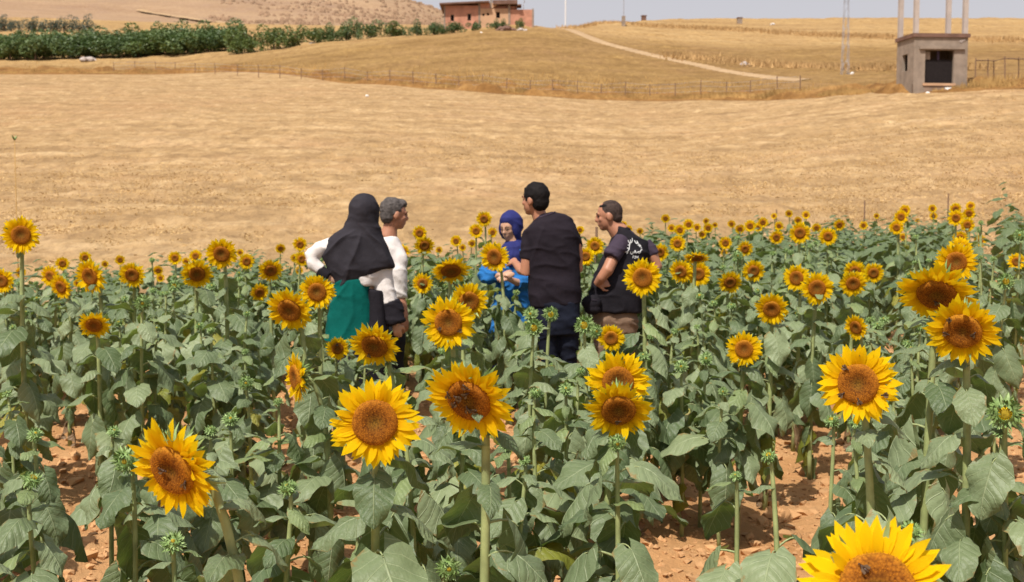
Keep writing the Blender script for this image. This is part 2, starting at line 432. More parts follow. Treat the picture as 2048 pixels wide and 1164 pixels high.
ucol = np.array([uof(c) for c in UCOL])
ZG = np.stack([np.interp(UG, ucol, ZT[:, j]) for j in range(len(DG))], 1)
kk = np.hanning(11); kk /= kk.sum()
zpad = np.pad(ZG, ((5, 5), (0, 0)), mode='edge')
ZG = sum(kk[i] * zpad[i:i + len(UG)] for i in range(11))
LD0, LD1 = math.log(DG[0]), math.log(DG[-1])
def H(x, y):
    x = np.asarray(x, float); y = np.asarray(y, float)
    yy = np.maximum(y, 14.0)
    u = np.clip(x / yy, UG[0], UG[-1])
    fu = (u - UG[0]) / (UG[-1] - UG[0]) * (len(UG) - 1)
    fd = np.clip((np.log(yy) - LD0) / (LD1 - LD0), 0, 1) * (len(DG) - 1)
    iu = np.minimum(fu.astype(int), len(UG) - 2); idd = np.minimum(fd.astype(int), len(DG) - 2)
    a, b = fu - iu, fd - idd
    z = (ZG[iu, idd] * (1 - b) + ZG[iu, idd + 1] * b) * (1 - a) + (ZG[iu + 1, idd] * (1 - b) + ZG[iu + 1, idd + 1] * b) * a
    w = sst(14.0, 17.0, y)
    return np.where(y < 17, zcrop(x, y) * (1 - w) + z * w, z)
def Hs(x, y): return float(H(np.array([x]), np.array([y]))[0])
def hit(px, py, d0=25, d1=1200):
    """first ground point seen at a photograph pixel beyond depth d0"""
    Ds = np.exp(np.linspace(math.log(d0), math.log(d1), 3000))
    o = P(px, py, 1.0)
    x = o.x * Ds; z = CAM_Z + (o.z - CAM_Z) * Ds
    g = H(x, Ds)
    k = np.argmax(z <= g)
    if not (z <= g).any(): k = int(np.argmin(z - g))
    return Vector((x[k], Ds[k], g[k]))
ycr = lambda u: np.interp(u, ucol, YCROP)
edg = lambda u: np.interp(u, ucol, [EDGE[c][0] for c in UCOL])

# soil ground: one sheet, fine where it is seen close
ROW_S, ROW_C, ROW_P = 0.45, -0.85, 1.38     # rows: x = 0.45*y + c
def soil_h(x, y):
    c = (x - ROW_S * y - ROW_C) / ROW_P
    row = np.cos(2 * np.pi * c)
    near = 1 - sst(13, 17, y)
    cl = np.maximum(0, fbm(x * 7, y * 7, 3, 4) - 0.05)
    a = 0.028 * row + 0.035 * fbm(x * 1.7, y * 1.7, 9, 3) + 0.09 * cl * (0.6 + 0.4 * row) + 0.022 * fbm(x * 22, y * 22, 21, 2)
    return a * near * sst(-5, 2, y)
xs = np.concatenate([[-400, -200, -100, -60, -40, -30, -22, -16, -12, -9, -7.5], np.arange(-6.5, 7.5, 0.04), np.arange(7.6, 14, 0.25), [16, 20, 26, 40, 60, 100, 200, 400]])
ys = np.concatenate([[-300, -150, -60, -30, -15, -8, -4, -1, 1, 2, 3], np.arange(3.5, 13.5, 0.04), np.arange(13.6, 24.5, 0.12)])
X, Y = np.meshgrid(xs, ys)
Z = H(X, Y) + soil_h(X, Y)
g = link('ground', mesh_np('ground', np.stack([X, Y, Z], -1).reshape(-1, 3), grid_faces(len(ys), len(xs)), mats=[M_SOIL]))
tag(g, 'reddish dry crumbly soil between the sunflower rows', kind='structure')

def sheet(name, dfun0, dfun1, nr, nc, mat, lift, disp, u0=-0.72, u1=0.72):
    us = np.linspace(u0, u1, nc); t = np.linspace(0, 1, nr)
    a = np.log(dfun0(us)); b = np.log(dfun1(us))
    D = np.exp(a[None, :] * (1 - t[:, None]) + b[None, :] * t[:, None])
    Xx = us[None, :] * D
    Zz = H(Xx, D) + lift + disp(Xx, D, t[:, None])
    return link(name, mesh_np(name, np.stack([Xx, D, Zz], -1).reshape(-1, 3), grid_faces(nr, nc), mats=[mat]))
def d_stub(x, y, t):
    cs, sn = math.cos(0.14), math.sin(0.14)
    xr, yr = x * cs + y * sn, -x * sn + y * cs
    e = sst(0, 0.04, t) * (1 - sst(0.97, 1, t))
    return (0.11 * np.maximum(0, fbm(xr * 0.16, yr * 0.9, 40, 4)) + 0.45 * np.maximum(0, fbm(x * 0.7, y * 0.7, 50, 4) - 0.36) + 0.12 * fbm(x * 1.9, y * 1.5, 52, 3) + 0.35 * fbm(x * 0.06, y * 0.06, 60, 3)) * e
o = sheet('stubble_field', lambda u: ycr(u) - 0.2, lambda u: edg(u), 430, 420, M_STUB, 0.04, d_stub)
tag(o, 'harvested golden stubble field rising behind the sunflowers', kind='structure')
TRACK_PX = [(1124, 54), (1160, 68), (1200, 84), (1260, 100), (1330, 117), (1400, 131), (1480, 147), (1560, 158), (1610, 161)]
_tp = [hit(a, b, 105) for a, b in TRACK_PX]
TRACK_XY = np.array([[*_tp[i].lerp(_tp[i + 1], k / 6).xy] for i in range(len(_tp) - 1) for k in range(6)])
def d_dry(x, y, t):
    x = np.asarray(x, float); y = np.asarray(y, float)
    dist = np.full(x.shape, 1e9)
    for tx, ty in TRACK_XY: dist = np.minimum(dist, (x - tx) ** 2 + (y - ty) ** 2)
    e = sst(0, 0.04, t) * sst(1.8, 5.0, np.sqrt(dist))
    return (0.5 * np.maximum(0, fbm(x * 0.25, y * 0.3, 70, 4)) + 0.25 * fbm(x * 0.04, y * 0.04, 71, 2)) * e
o = sheet('dry_grass_hill', lambda u: edg(u) - 0.3, lambda u: np.full_like(u, 345.0), 260, 330, M_DRY, 0.03, d_dry)
tag(o, 'dry ochre grass slope and upper fields', kind='structure')
def d_verge(x, y, t):
    e = sst(0, 0.12, t) * (1 - sst(0.75, 1, t))
    return (0.10 + 0.9 * np.maximum(0, fbm(x * 0.5, y * 0.35, 73, 4) + 0.1)) * e - 0.08 * sst(0.8, 1, t)
o = sheet('dry_grass_verge', lambda u: edg(u) - 0.6, lambda u: edg(u) + np.interp(u, [-.45, -.2, .1, .4], [11, 5, 6, 9]), 40, 420, M_VERGE, 0.05, d_verge, -0.5, 0.5)
tag(o, 'brown uncut grass strip along the fence', kind='structure')
def d_hill(x, y, t):
    e = sst(0, 0.05, t)
    return (5.0 * fbm(x * 0.01, y * 0.01, 80, 4) + 2.2 * np.maximum(0, fbm(x * 0.05, y * 0.04, 81, 4))) * e * sst(330, 460, y)
o = sheet('far_hill', lambda u: np.full_like(u, 335.0), lambda u: np.full_like(u, 1290.0), 220, 330, M_HILL, -0.4, d_hill)
tag(o, 'bare pinkish brown hillside beyond the orchard', kind='structure')

# dirt tracks
def hill_z(x, y):
    # the track lies on the hill sheet, which sits a little below the nominal height
    t = (np.log(y) - math.log(335)) / (math.log(1290) - math.log(335))
    return float(H(np.array([x]), np.array([y]))[0] + d_hill(np.array([x]), np.array([y]), t)[0]) if y > 340 else Hs(x, y)
def ribbon(name, pix, w, mat, label, d0, lift=0.12):
    pts = [hit(a, b, d0) for a, b in pix]
    P2 = []
    for i in range(len(pts) - 1):
        for k in range(24): P2.append(pts[i].lerp(pts[i + 1], k / 24))
    P2.append(pts[-1])
    V, n = [], len(P2)
    for i, p in enumerate(P2):
        t = P2[min(i + 1, n - 1)] - P2[max(i - 1, 0)]; t.z = 0
        s = Vector((t.y, -t.x, 0)).normalized()
        if s.y > 0: s = -s
        for k in range(5):
            q = p + s * w * (k - 2) / 2 * (1 + 0.2 * math.sin(i * 1.7))
            V.append((q.x, q.y, (hill_z(q.x, q.y) + lift + 0.1 if q.y > 340 else Hs(q.x, q.y) + float(d_dry(np.array([q.x]), np.array([q.y]), np.array([.5]))[0]) + 0.09) + (-0.05 if k in (0, 4) else 0)))
    o = link(name, mesh_np(name, V, grid_faces(n, 5), mats=[mat]))
    return tag(o, label, kind='structure')
ribbon('dirt_track', TRACK_PX, 1.0, M_TRACK, 'pale dirt track climbing the knoll beside the brick house', 105, 0.22)
ribbon('hill_track', [(280, 14), (340, 26), (400, 40), (460, 54), (480, 57)], 1.6, M_TRACK, 'pale track cut across the bare hill', 345, 0.15)

# blades: straw on the stubble, tall dry grass on the field edge, as masses nobody could count
def blades(name, x, y, h, w, mat, label, lift=0.0, lean=0.5):
    n = len(x)
    z = H(x, y) + lift
    a = rng.uniform(0, 2 * np.pi, n); la = rng.uniform(0, 2 * np.pi, n); ll = rng.uniform(0, lean, n) * h
    dx, dy = np.cos(a) * w, np.sin(a) * w * 0.3
    v0 = np.stack([x - dx, y - dy, z], 1); v1 = np.stack([x + dx, y + dy, z], 1)
    v2 = np.stack([x + np.cos(la) * ll, y + np.sin(la) * ll, z + h], 1)
    V = np.stack([v0, v1, v2], 1).reshape(-1, 3)
    o = link(name, mesh_np(name, V, np.arange(3 * n).reshape(-1, 3), smooth=False, mats=[mat]))
    return tag(o, label, kind='stuff')
n = 150000
u = rng.uniform(-0.5, 0.5, n); t = rng.uniform(0, 1, n) ** 1.0
D = np.exp(np.log(ycr(u)) + t * (np.log(np.minimum(edg(u), 75)) - np.log(ycr(u))))
x = u * D; keep = fbm(x * 0.9, D * 1.6, 90, 3) > rng.uniform(-0.3, 0.4, n)
x, D = x[keep], D[keep]
blades('stubble_straw', x, D, rng.uniform(0.008, 0.035, len(x)), rng.uniform(0.015, 0.055, len(x)) , M_STRAW, 'loose straw and cut stubble on the harvested field', 0.05, 2.5)
n = 130000
u = rng.uniform(-0.5, 0.5, n); D = np.exp(np.log(ycr(u)) + rng.uniform(0, 1, n) * (np.log(np.minimum(edg(u), 95)) - np.log(ycr(u))))
x = u * D; keep = fbm(x * 0.45, D * 0.9, 91, 4) > rng.uniform(-0.25, 0.5, n); x, D = x[keep], D[keep]
blades('stubble_stalks', x, D, rng.uniform(0.03, 0.12, len(x)), rng.uniform(0.003, 0.009, len(x)), M_STRAWD, 'short cut stalks standing in the stubble field', 0.04, 0.8)
def bank(name, pix, d0, n, wd, label):
    P_ = [hit(a, b, d0) for a, b in pix]; P_ = [p for p in P_ if p.y < 330]
    k = rng.integers(0, len(P_) - 1, n); t = rng.uniform(0, 1, n)
    A = np.array([p[:2] for p in P_]); X_ = A[k] * (1 - t)[:, None] + A[k + 1] * t[:, None] + rng.normal(0, 1, (n, 2)) * wd
    blades(name, X_[:, 0], X_[:, 1], rng.uniform(.15, .7, n), rng.uniform(.05, .14, n), M_BANK, label, 0.1, .6)
bank('dry_grass', [(1130, 47), (1200, 48), (1290, 53), (1400, 58), (1500, 63), (1600, 70), (1700, 74), (1800, 77), (1950, 82), (2100, 84)], 170, 6000, (.8, 2.6), 'strip of uncut dry grass between two upper fields')
bank('dry_grass', [(1330, 112), (1420, 122), (1500, 128), (1600, 136), (1700, 139), (1800, 141), (1950, 138)], 105, 2600, (.6, 2.0), 'dry weeds along the upper side of the track')
n = 2600
u = rng.uniform(-0.5, 0.5, n); D = ycr(u) + rng.uniform(-0.6, 1.6, n)
blades('dry_weeds', u * D, D, rng.uniform(0.1, 0.45, n) * (0.4 + 0.6 * rng.uniform(0, 1, n)), rng.uniform(0.008, 0.02, n), M_STRAWD, 'dry weeds along the far end of the sunflower rows', 0.02, 0.6)
n = 42000
u = rng.uniform(-0.5, 0.5, n); e = edg(u); off = rng.exponential(2.6, n)
D = e + off; x = u * D
cl = fbm(x * 0.35, D * 0.3, 95, 3)
hh = (0.15 + 0.75 * np.clip(cl + 0.35, 0, 1)) * rng.uniform(0.3, 1.0, n)
blades('dry_grass', x, D, hh, rng.uniform(0.02, 0.06, n), M_STRAWD, 'tall dry grass growing along the wire fence', 0.1, 0.5)

# soil clods
def rocks(name, n, xr, mat, label):
    ico = bmesh.new(); bmesh.ops.create_icosphere(ico, subdivisions=1, radius=1)
    bv = np.array([v.co[:] for v in ico.verts]); bf = np.array([[v.index for v in f.verts] for f in ico.faces]); ico.free()
    Y_ = 4.2 + (14 - 4.2) * rng.uniform(0, 1, n) ** 1.3
    X_ = rng.uniform(-0.5, 0.5, n) * Y_
    r = np.minimum(0.05, 0.006 + rng.exponential(0.0085, n))
    zz = H(X_, Y_) + soil_h(X_, Y_)
    J = 1 + 0.35 * rng.standard_normal((n, len(bv), 1))
    S = rng.uniform(0.7, 1.3, (n, 1, 3)); S[:, :, 2] *= 0.7
    V = bv[None] * J * S * r[:, None, None]
    V[:, :, 0] += X_[:, None]; V[:, :, 1] += Y_[:, None]; V[:, :, 2] += (zz + r * 0.2)[:, None]
    F = bf[None] + (np.arange(n) * len(bv))[:, None, None]
    o = link(name, mesh_np(name, V.reshape(-1, 3), F.reshape(-1, 3), smooth=False, mats=[mat]))
    return tag(o, label, kind='stuff')
rocks('soil_clods', 16000, None, M_CLOD, 'crumbled clods of red soil on the ground between the plants')
# ------------------------------------------------------------------ sunflower pieces
def leaf_mesh(name, mat, seed, L=1.0, W=0.84, a_pet=30, b0=5, b1=-60, lp=0.42, fold=0.25, wave=0.05, nt=9, ns=6, curl=0.0, pet_up=1.0):
    rr = random.Random(seed)
    V, F, UV, MI = [], [], [], []
    # petiole curve
    pts = [Vector((0, 0, 0))]
    ang = R(a_pet); n = 5
    for i in range(n):
        a = ang + (R(b0) - ang) * ((i + 0.5) / n) ** 2
        pts.append(pts[-1] + Vector((math.cos(a), 0, math.sin(a))) * lp / n)
    m = 5
    for i, p in enumerate(pts):
        rad = 0.020 * (1 - 0.45 * i / n)
        for k in range(m):
            t = 2 * math.pi * k / m
            V.append((p.x + math.cos(t) * rad * -0.5, p.y + math.sin(t) * rad, p.z + math.cos(t) * rad)); UV.append((0.5, 0.5))
    for i in range(n):
        for k in range(m):
            F.append((i * m + k, i * m + (k + 1) % m, (i + 1) * m + (k + 1) % m, (i + 1) * m + k)); MI.append(1)
    b = len(V)
    # blade along midrib
    mid = [pts[-1] - Vector((0.02, 0, 0))]
    side = rr.uniform(-0.12, 0.12)
    angs = []
    for i in range(nt):
        t = (i + 0.5) / nt
        a = R(b0 + (b1 - b0) * t ** 0.8)
        angs.append(a)
        mid.append(mid[-1] + Vector((math.cos(a), side * t, math.sin(a))) * L / nt)
    angs.append(angs[-1])
    ph = [rr.uniform(0, 6.28) for _ in range(6)]
    for i in range(nt + 1):
        t = i / nt
        w = 0.875 * W * (t + 0.0005) ** 0.42 * (1 - t) ** 0.8
        if 0 < i < nt: w *= 1 + (0.05 if i % 2 else -0.03)
        if i == 0: w = 0.10 * W
        a = angs[i]; nrm = Vector((-math.sin(a), 0, math.cos(a))); tg = Vector((math.cos(a), 0, math.sin(a)))
        for j in range(ns + 1):
            s = -1 + 2 * j / ns
            sg = 1 if s > 0 else -1
            y = w * s * (1 - 0.18 * fold * abs(s))
            back = -0.26 * abs(s) ** 1.5 * (1 - t) ** 4
            z = -fold * abs(y) * (0.6 + 0.8 * abs(s)) + wave * math.sin(5.5 * t * 2 + ph[0] * sg + ph[1]) * abs(s) ** 1.5 + 0.02 * math.sin(9 * s + 7 * t + ph[2]) + curl * abs(s) ** 3
            p = mid[i] + Vector((0, y, 0)) + tg * back + nrm * z
            V.append(tuple(p)); UV.append((0.5 + 0.5 * s, t))
    for i in range(nt):
        for j in range(ns):
            q = b + i * (ns + 1) + j
            F.append((q, q + 1, q + ns + 2, q + ns + 1)); MI.append(0)
    return mesh_np(name, V, F, UV, True, [mat, M_PETIOLE], MI)

LV = {}
LV['top'] = [leaf_mesh('leaf_top', M_LEAF if k % 3 else M_LEAF_LIGHT, 100 + k, 1, 0.70, 50, 20 - 8 * k % 30, -35 - 10 * k, 0.25, 0.2 + 0.05 * k, 0.06) for k in range(5)]
LV['mid'] = [leaf_mesh('leaf_mid', M_LEAF, 200 + k, 1, 0.93 + 0.04 * (k % 3), 38, -8 - 6 * k, -55 - 5 * k, 0.5, 0.12 + 0.06 * (k % 4), 0.05 + 0.01 * k) for k in range(7)]
LV['drop'] = [leaf_mesh('leaf_drooping', M_LEAF, 300 + k, 1, 0.88, 22, -35 - 7 * k, -88 - 2 * k, 0.42, 0.3 + 0.12 * (k % 4), 0.08) for k in range(6)]
LV['wilt'] = [leaf_mesh('leaf_wilted', M_LEAF if k < 4 else M_LEAF_YEL, 400 + k, 1, 0.60, 5, -70 - 4 * k, -98, 0.34, 0.9 + 0.3 * (k % 3), 0.12, curl=-0.05) for k in range(6)]
LV['yel'] = [leaf_mesh('leaf_yellow', M_LEAF_YEL, 500 + k, 1, 0.75, 30, -10 - 10 * k, -70, 0.45, 0.25, 0.08) for k in range(3)]
LV['dry'] = [leaf_mesh('leaf_dried', M_LEAF_DRY, 600 + k, 1, 0.30, -20, -80, -100, 0.3, 1.2, 0.2, curl=-0.1) for k in range(4)]

def petal_geo(seed, L=0.57, W=0.080):
    rr = random.Random(seed)
    nt = 6; V, F, UV = [], [], []
    up0 = rr.uniform(-0.05, 0.18); bend = rr.uniform(-0.55, 0.25); tw = rr.uniform(-0.5, 0.5); sd = rr.uniform(-0.10, 0.10)
    x, z = 0.0, 0.0
    for i in range(nt + 1):
        t = i / nt
        w = W * (0.45 + 0.75 * math.sin(math.pi * min(1, t ** 0.8 * 0.72 + 0.12))) * (1 if t < 0.6 else (1 - ((t - 0.6) / 0.4) ** 1.6)) * 1.0
        a = up0 + bend * t * t
        for j in (-1, 0, 1):
            cz = 0.30 * w * abs(j) * (1 - t)
            yy = w * j * math.cos(tw * t) + sd * t * t
            zz = z + w * j * math.sin(tw * t) + cz
            V.append((x, yy, zz)); UV.append((0.5 + 0.5 * j, t))
        x += math.cos(a) * L / nt; z += math.sin(a) * L / nt
    for i in range(nt):
        for j in range(2):
            q = i * 3 + j
            F.append((q, q + 3, q + 4, q + 1))
    return np.array(V), np.array(F), np.array(UV)
PET_G = [petal_geo(900 + k) for k in range(8)]
PET_ME = [mesh_np('petal', *g_, mats=[M_PETAL]) for g_ in PET_G]
def petal_layout(seed, n1=36, n2=34):
    rr = random.Random(seed); out = []
    for layer, n in ((0, n1), (1, n2)):
        for k in range(n):
            th = 2 * math.pi * (k + 0.5 * layer + rr.uniform(-0.28, 0.28)) / n
            tilt = (-0.02 if layer else 0.16) + rr.uniform(-0.20, 0.18)
            sc = (rr.uniform(0.80, 1.12) if rr.random() < 0.88 else rr.uniform(0.55, 0.8)) * (1 if layer else 0.9)
            if rr.random() < 0.03: tilt += rr.uniform(0.3, 0.7)
            M = Matrix.Rotation(th, 4, 'Z') @ Matrix.Translation((0.455, 0, -0.015 - 0.03 * layer)) @ Matrix.Rotation(-tilt, 4, 'Y') @ Matrix.Rotation(rr.uniform(-0.35, 0.35), 4, 'X') @ Matrix.Rotation(rr.uniform(-0.16, 0.16), 4, 'Z') @ Matrix.Scale(sc, 4)
            out.append((rr.randrange(len(PET_G)), M))
    return out
def join_geo(items, name, mats):
    Vs, Fs, Us, b = [], [], [], 0
    for (V, F, U), M in items:
        A = np.array(M)
        Vs.append(V @ A[:3, :3].T + A[:3, 3]); Fs.append(F + b); Us.append(U); b += len(V)
    return mesh_np(name, np.concatenate(Vs), np.concatenate(Fs), np.concatenate(Us), mats=mats)
RING_ME = [join_geo([(PET_G[i], M) for i, M in petal_layout(50 + s)], 'petals', [M_PETAL]) for s in range(10)]

def disc_mesh(seed, detail):
    rr = random.Random(seed)
    nr, nc = (9, 36) if detail else (5, 20)
    V, F, UV = [(0, 0, 0.035)], [], [(0, 0)]
    for i in range(1, nr + 1):
        r = i / nr
        z = 0.035 + 0.085 * math.sin(math.pi * min(1, r * 0.9) ** 1.4) * (1 if r < 0.98 else 0.3)
        if r > 0.99: z = -0.03
        for k in range(nc):
            t = 2 * math.pi * k / nc
            rad = 0.515 * r * (1 + 0.012 * math.sin(5 * t + seed))
            V.append((rad * math.cos(t), rad * math.sin(t), z)); UV.append((r, k / nc))
    m = MB(); m.v = V; m.uv = UV
    for k in range(nc): m.f.append((0, 1 + k, 1 + (k + 1) % nc)); m.m.append(0)
    for i in range(nr - 1):
        for k in range(nc):
            a = 1 + i * nc + k; b = 1 + i * nc + (k + 1) % nc
            m.f.append((a, a + nc, b + nc, b)); m.m.append(0)
    if detail:      # the open florets stand out of the disc as short studs
        m.mi = 1
        N = 420; ga = 2.39996
        for k in range(N):
            r = math.sqrt((k + 0.5) / N)
            if r < 0.42 + rr.uniform(-0.05, 0.05) or rr.random() < 0.25: continue
            t = k * ga; rad = 0.505 * r
            z = 0.035 + 0.085 * math.sin(math.pi * min(1, r * 0.9) ** 1.4)
            h = rr.uniform(0.018, 0.05); w = 0.008
            c = Vector((rad * math.cos(t), rad * math.sin(t), z)); o = Vector((math.cos(t), math.sin(t), 0)) * 0.01
            s = Vector((-math.sin(t), math.cos(t), 0)) * w
            m.mi = 1 if rr.random() < 0.55 + 0.3 * r else 0
            m.add([c - s, c + s, c + o * 1.5 + Vector((0, 0, h)), c - o], [(0, 1, 2), (1, 3, 2), (3, 0, 2)], [(r, 0)] * 4)
    return m.mesh('flower_disc', [M_DISC, M_FLORET], True)
DISC_HI = [disc_mesh(k, True) for k in range(3)]
DISC_LO = [disc_mesh(k, False) for k in range(2)]

def bract(m, base, out, up, L, W, curl, seg=3):
    """pointed green bract: starts at base, grows along out, bends by curl towards up"""
    side = out.cross(up).normalized()
    p = base.copy(); d = out.normalized(); u = up.normalized()
    vs, k = [], 0
    for i in range(seg + 1):
        t = i / seg
        w = W * (1 - t) ** 0.8 * (0.75 + 0.9 * t * (1 - t) * 2)
        if i < seg: vs += [p - side * w, p + u * (-0.25 * w), p + side * w]
        else: vs.append(p)
        a = curl / seg
        nd_ = d * math.cos(a) + u * math.sin(a); u = u * math.cos(a) - d * math.sin(a); d = nd_
        p = p + d * L / seg
    fs = []
    for i in range(seg - 1):
        b = i * 3
        fs += [(b, b + 3, b + 4, b + 1), (b + 1, b + 4, b + 5, b + 2)]
    b = (seg - 1) * 3
    fs += [(b, b + 3, b + 1), (b + 1, b + 3, b + 2)]
    m.add(vs, fs)
def calyx_mesh(seed):
    rr = random.Random(seed); m = MB()
    prof = [(0.07, -0.36), (0.14, -0.30), (0.34, -0.20), (0.47, -0.10), (0.50, -0.03)]
    m.rings([[Vector((r * math.cos(2 * math.pi * k / 16), r * math.sin(2 * math.pi * k / 16), z)) for k in range(16)] for r, z in prof])
    for k in range(54):
        th = 2.39996 * k; q = k / 54
        m.mi = 1 if rr.random() < 0.4 else 0
        r0 = 0.28 + 0.22 * q; z0 = -0.24 + 0.18 * q
        out = Vector((math.cos(th), math.sin(th), rr.uniform(-0.25, 0.25))).normalized()
        bract(m, Vector((r0 * math.cos(th), r0 * math.sin(th), z0)), out, Vector((0, 0, -1)) * rr.choice((1, 1, -1)), rr.uniform(0.34, 0.60), 0.062, rr.uniform(0.1, 1.1))
    return m.mesh('calyx', [M_BRACT, M_BRACT_PALE], True)
CALYX = [calyx_mesh(k) for k in range(4)]
M_BUDCORE = simple('bud_core', (0.30, 0.22, 0.02), 0.8, 0.1, 0.5, 6)
def bud_mesh(seed, opening):
    rr = random.Random(seed); m = MB()
    m.mi = 0
    prof = [(0.10, -0.62), (0.30, -0.48), (0.50, -0.20), (0.50, 0.10), (0.36, 0.28)]
    m.rings([[Vector((r * math.cos(2 * math.pi * k / 14), r * math.sin(2 * math.pi * k / 14), z)) for k in range(14)] for r, z in prof])
    m.mi = 2
    m.ball((0, 0, 0.22), (0.33, 0.33, 0.13) if opening else (0.18, 0.18, 0.12), 12, 6)
    N = 92
    for k in range(N):
        q = k / N; th = 2.39996 * k
        m.mi = 1 if rr.random() < 0.45 else 0
        pol = 2.3 - 1.75 * q               # from the stalk side to the face
        d = Vector((math.sin(pol) * math.cos(th), math.sin(pol) * math.sin(th), math.cos(pol)))
        base = Vector((d.x * 0.50, d.y * 0.50, d.z * 0.34 - 0.04))
        inward = q > (0.86 if opening else 0.62)
        out = (d + Vector((0, 0, 0.5 if inward else 0.05)) + Vector((rr.uniform(-.25, .25), rr.uniform(-.25, .25), rr.uniform(-.2, .2)))).normalized()
        upv = Vector((0, 0, 1)) if rr.random() < 0.7 else Vector((0, 0, -1))
        if abs(out.dot(upv)) > 0.97: upv = Vector((1, 0, 0))
        upv = (upv - out * out.dot(upv)).normalized()
        bract(m, base, out, upv, rr.uniform(0.34, 0.60) * (0.7 if inward else 1), 0.085, rr.uniform(0.3, 1.4))
    if opening:
        m.mi = 3
        for k in range(16):
            th = 2 * math.pi * k / 16
            bract(m, Vector((0.36 * math.cos(th), 0.36 * math.sin(th), 0.22)), Vector((-math.cos(th) * 0.6, -math.sin(th) * 0.6, 0.6)), Vector((0, 0, 1)), 0.20, 0.05, 0.3)
    return m.mesh('flower_bud', [M_BRACT, M_BRACT_PALE, M_BUDCORE, M_PETAL], True)
BUDS = [bud_mesh(k, False) for k in range(4)]
BUDO = [bud_mesh(10 + k, True) for k in range(3)]

def frame(n, up=Vector((0, 0, 1)), roll=0.0):
    z = n.normalized(); x = up.cross(z)
    if x.length < 1e-3: x = Vector((1, 0, 0))
    x.normalize(); y = z.cross(x)
    return Matrix((x, y, z)).transposed().to_4x4() @ Matrix.Rotation(roll, 4, 'Z')
def set_m(o, M): o.matrix_local = M

# ------------------------------------------------------------------ where things keep clear
HEADS = []      # (px, py, rpx, Y) of every flower that must show
PROT = []       # (x0, y0, x1, y1, Y) picture rectangles of people that must show
# picture patches where bare soil shows between the plants
BARE = [(120, 1060, 240, 1170), (110, 890, 190, 985), (545, 790, 595, 940), (1355, 980, 1430, 1120), (1425, 1000, 1625, 1170), (1550, 925, 1695, 1020), (1640, 860, 1720, 940),
        (1040, 980, 1100, 1100), (990, 910, 1050, 960), (1130, 1010, 1155, 1070), (2000, 820, 2048, 900), (1950, 500, 1990, 640), (1690, 690, 1730, 730)]
def bare(p, s):
    a, b = proj(p)
    return any(x0 - s < a < x1 + s and y0 - s < b < y1 + s for x0, y0, x1, y1 in BARE)
def blocked(p, ext, slack=0.75):
    """does something of radius ext at p cover a flower or a person seen behind it?"""
    a, b = proj(p); s = ext * FPX / p[1]
    for (hx, hy, hr, hY) in HEADS:
        if hY > p[1] + 0.03 and (a - hx) ** 2 + (b - hy) ** 2 < (hr * 0.85 + s * slack) ** 2: return True
    for (x0, y0, x1, y1, pY) in PROT:
        if pY > p[1] and x0 - s * 0.5 < a < x1 + s * 0.5 and y0 - s * 0.5 < b < y1 + s * 0.2: return True
    return False

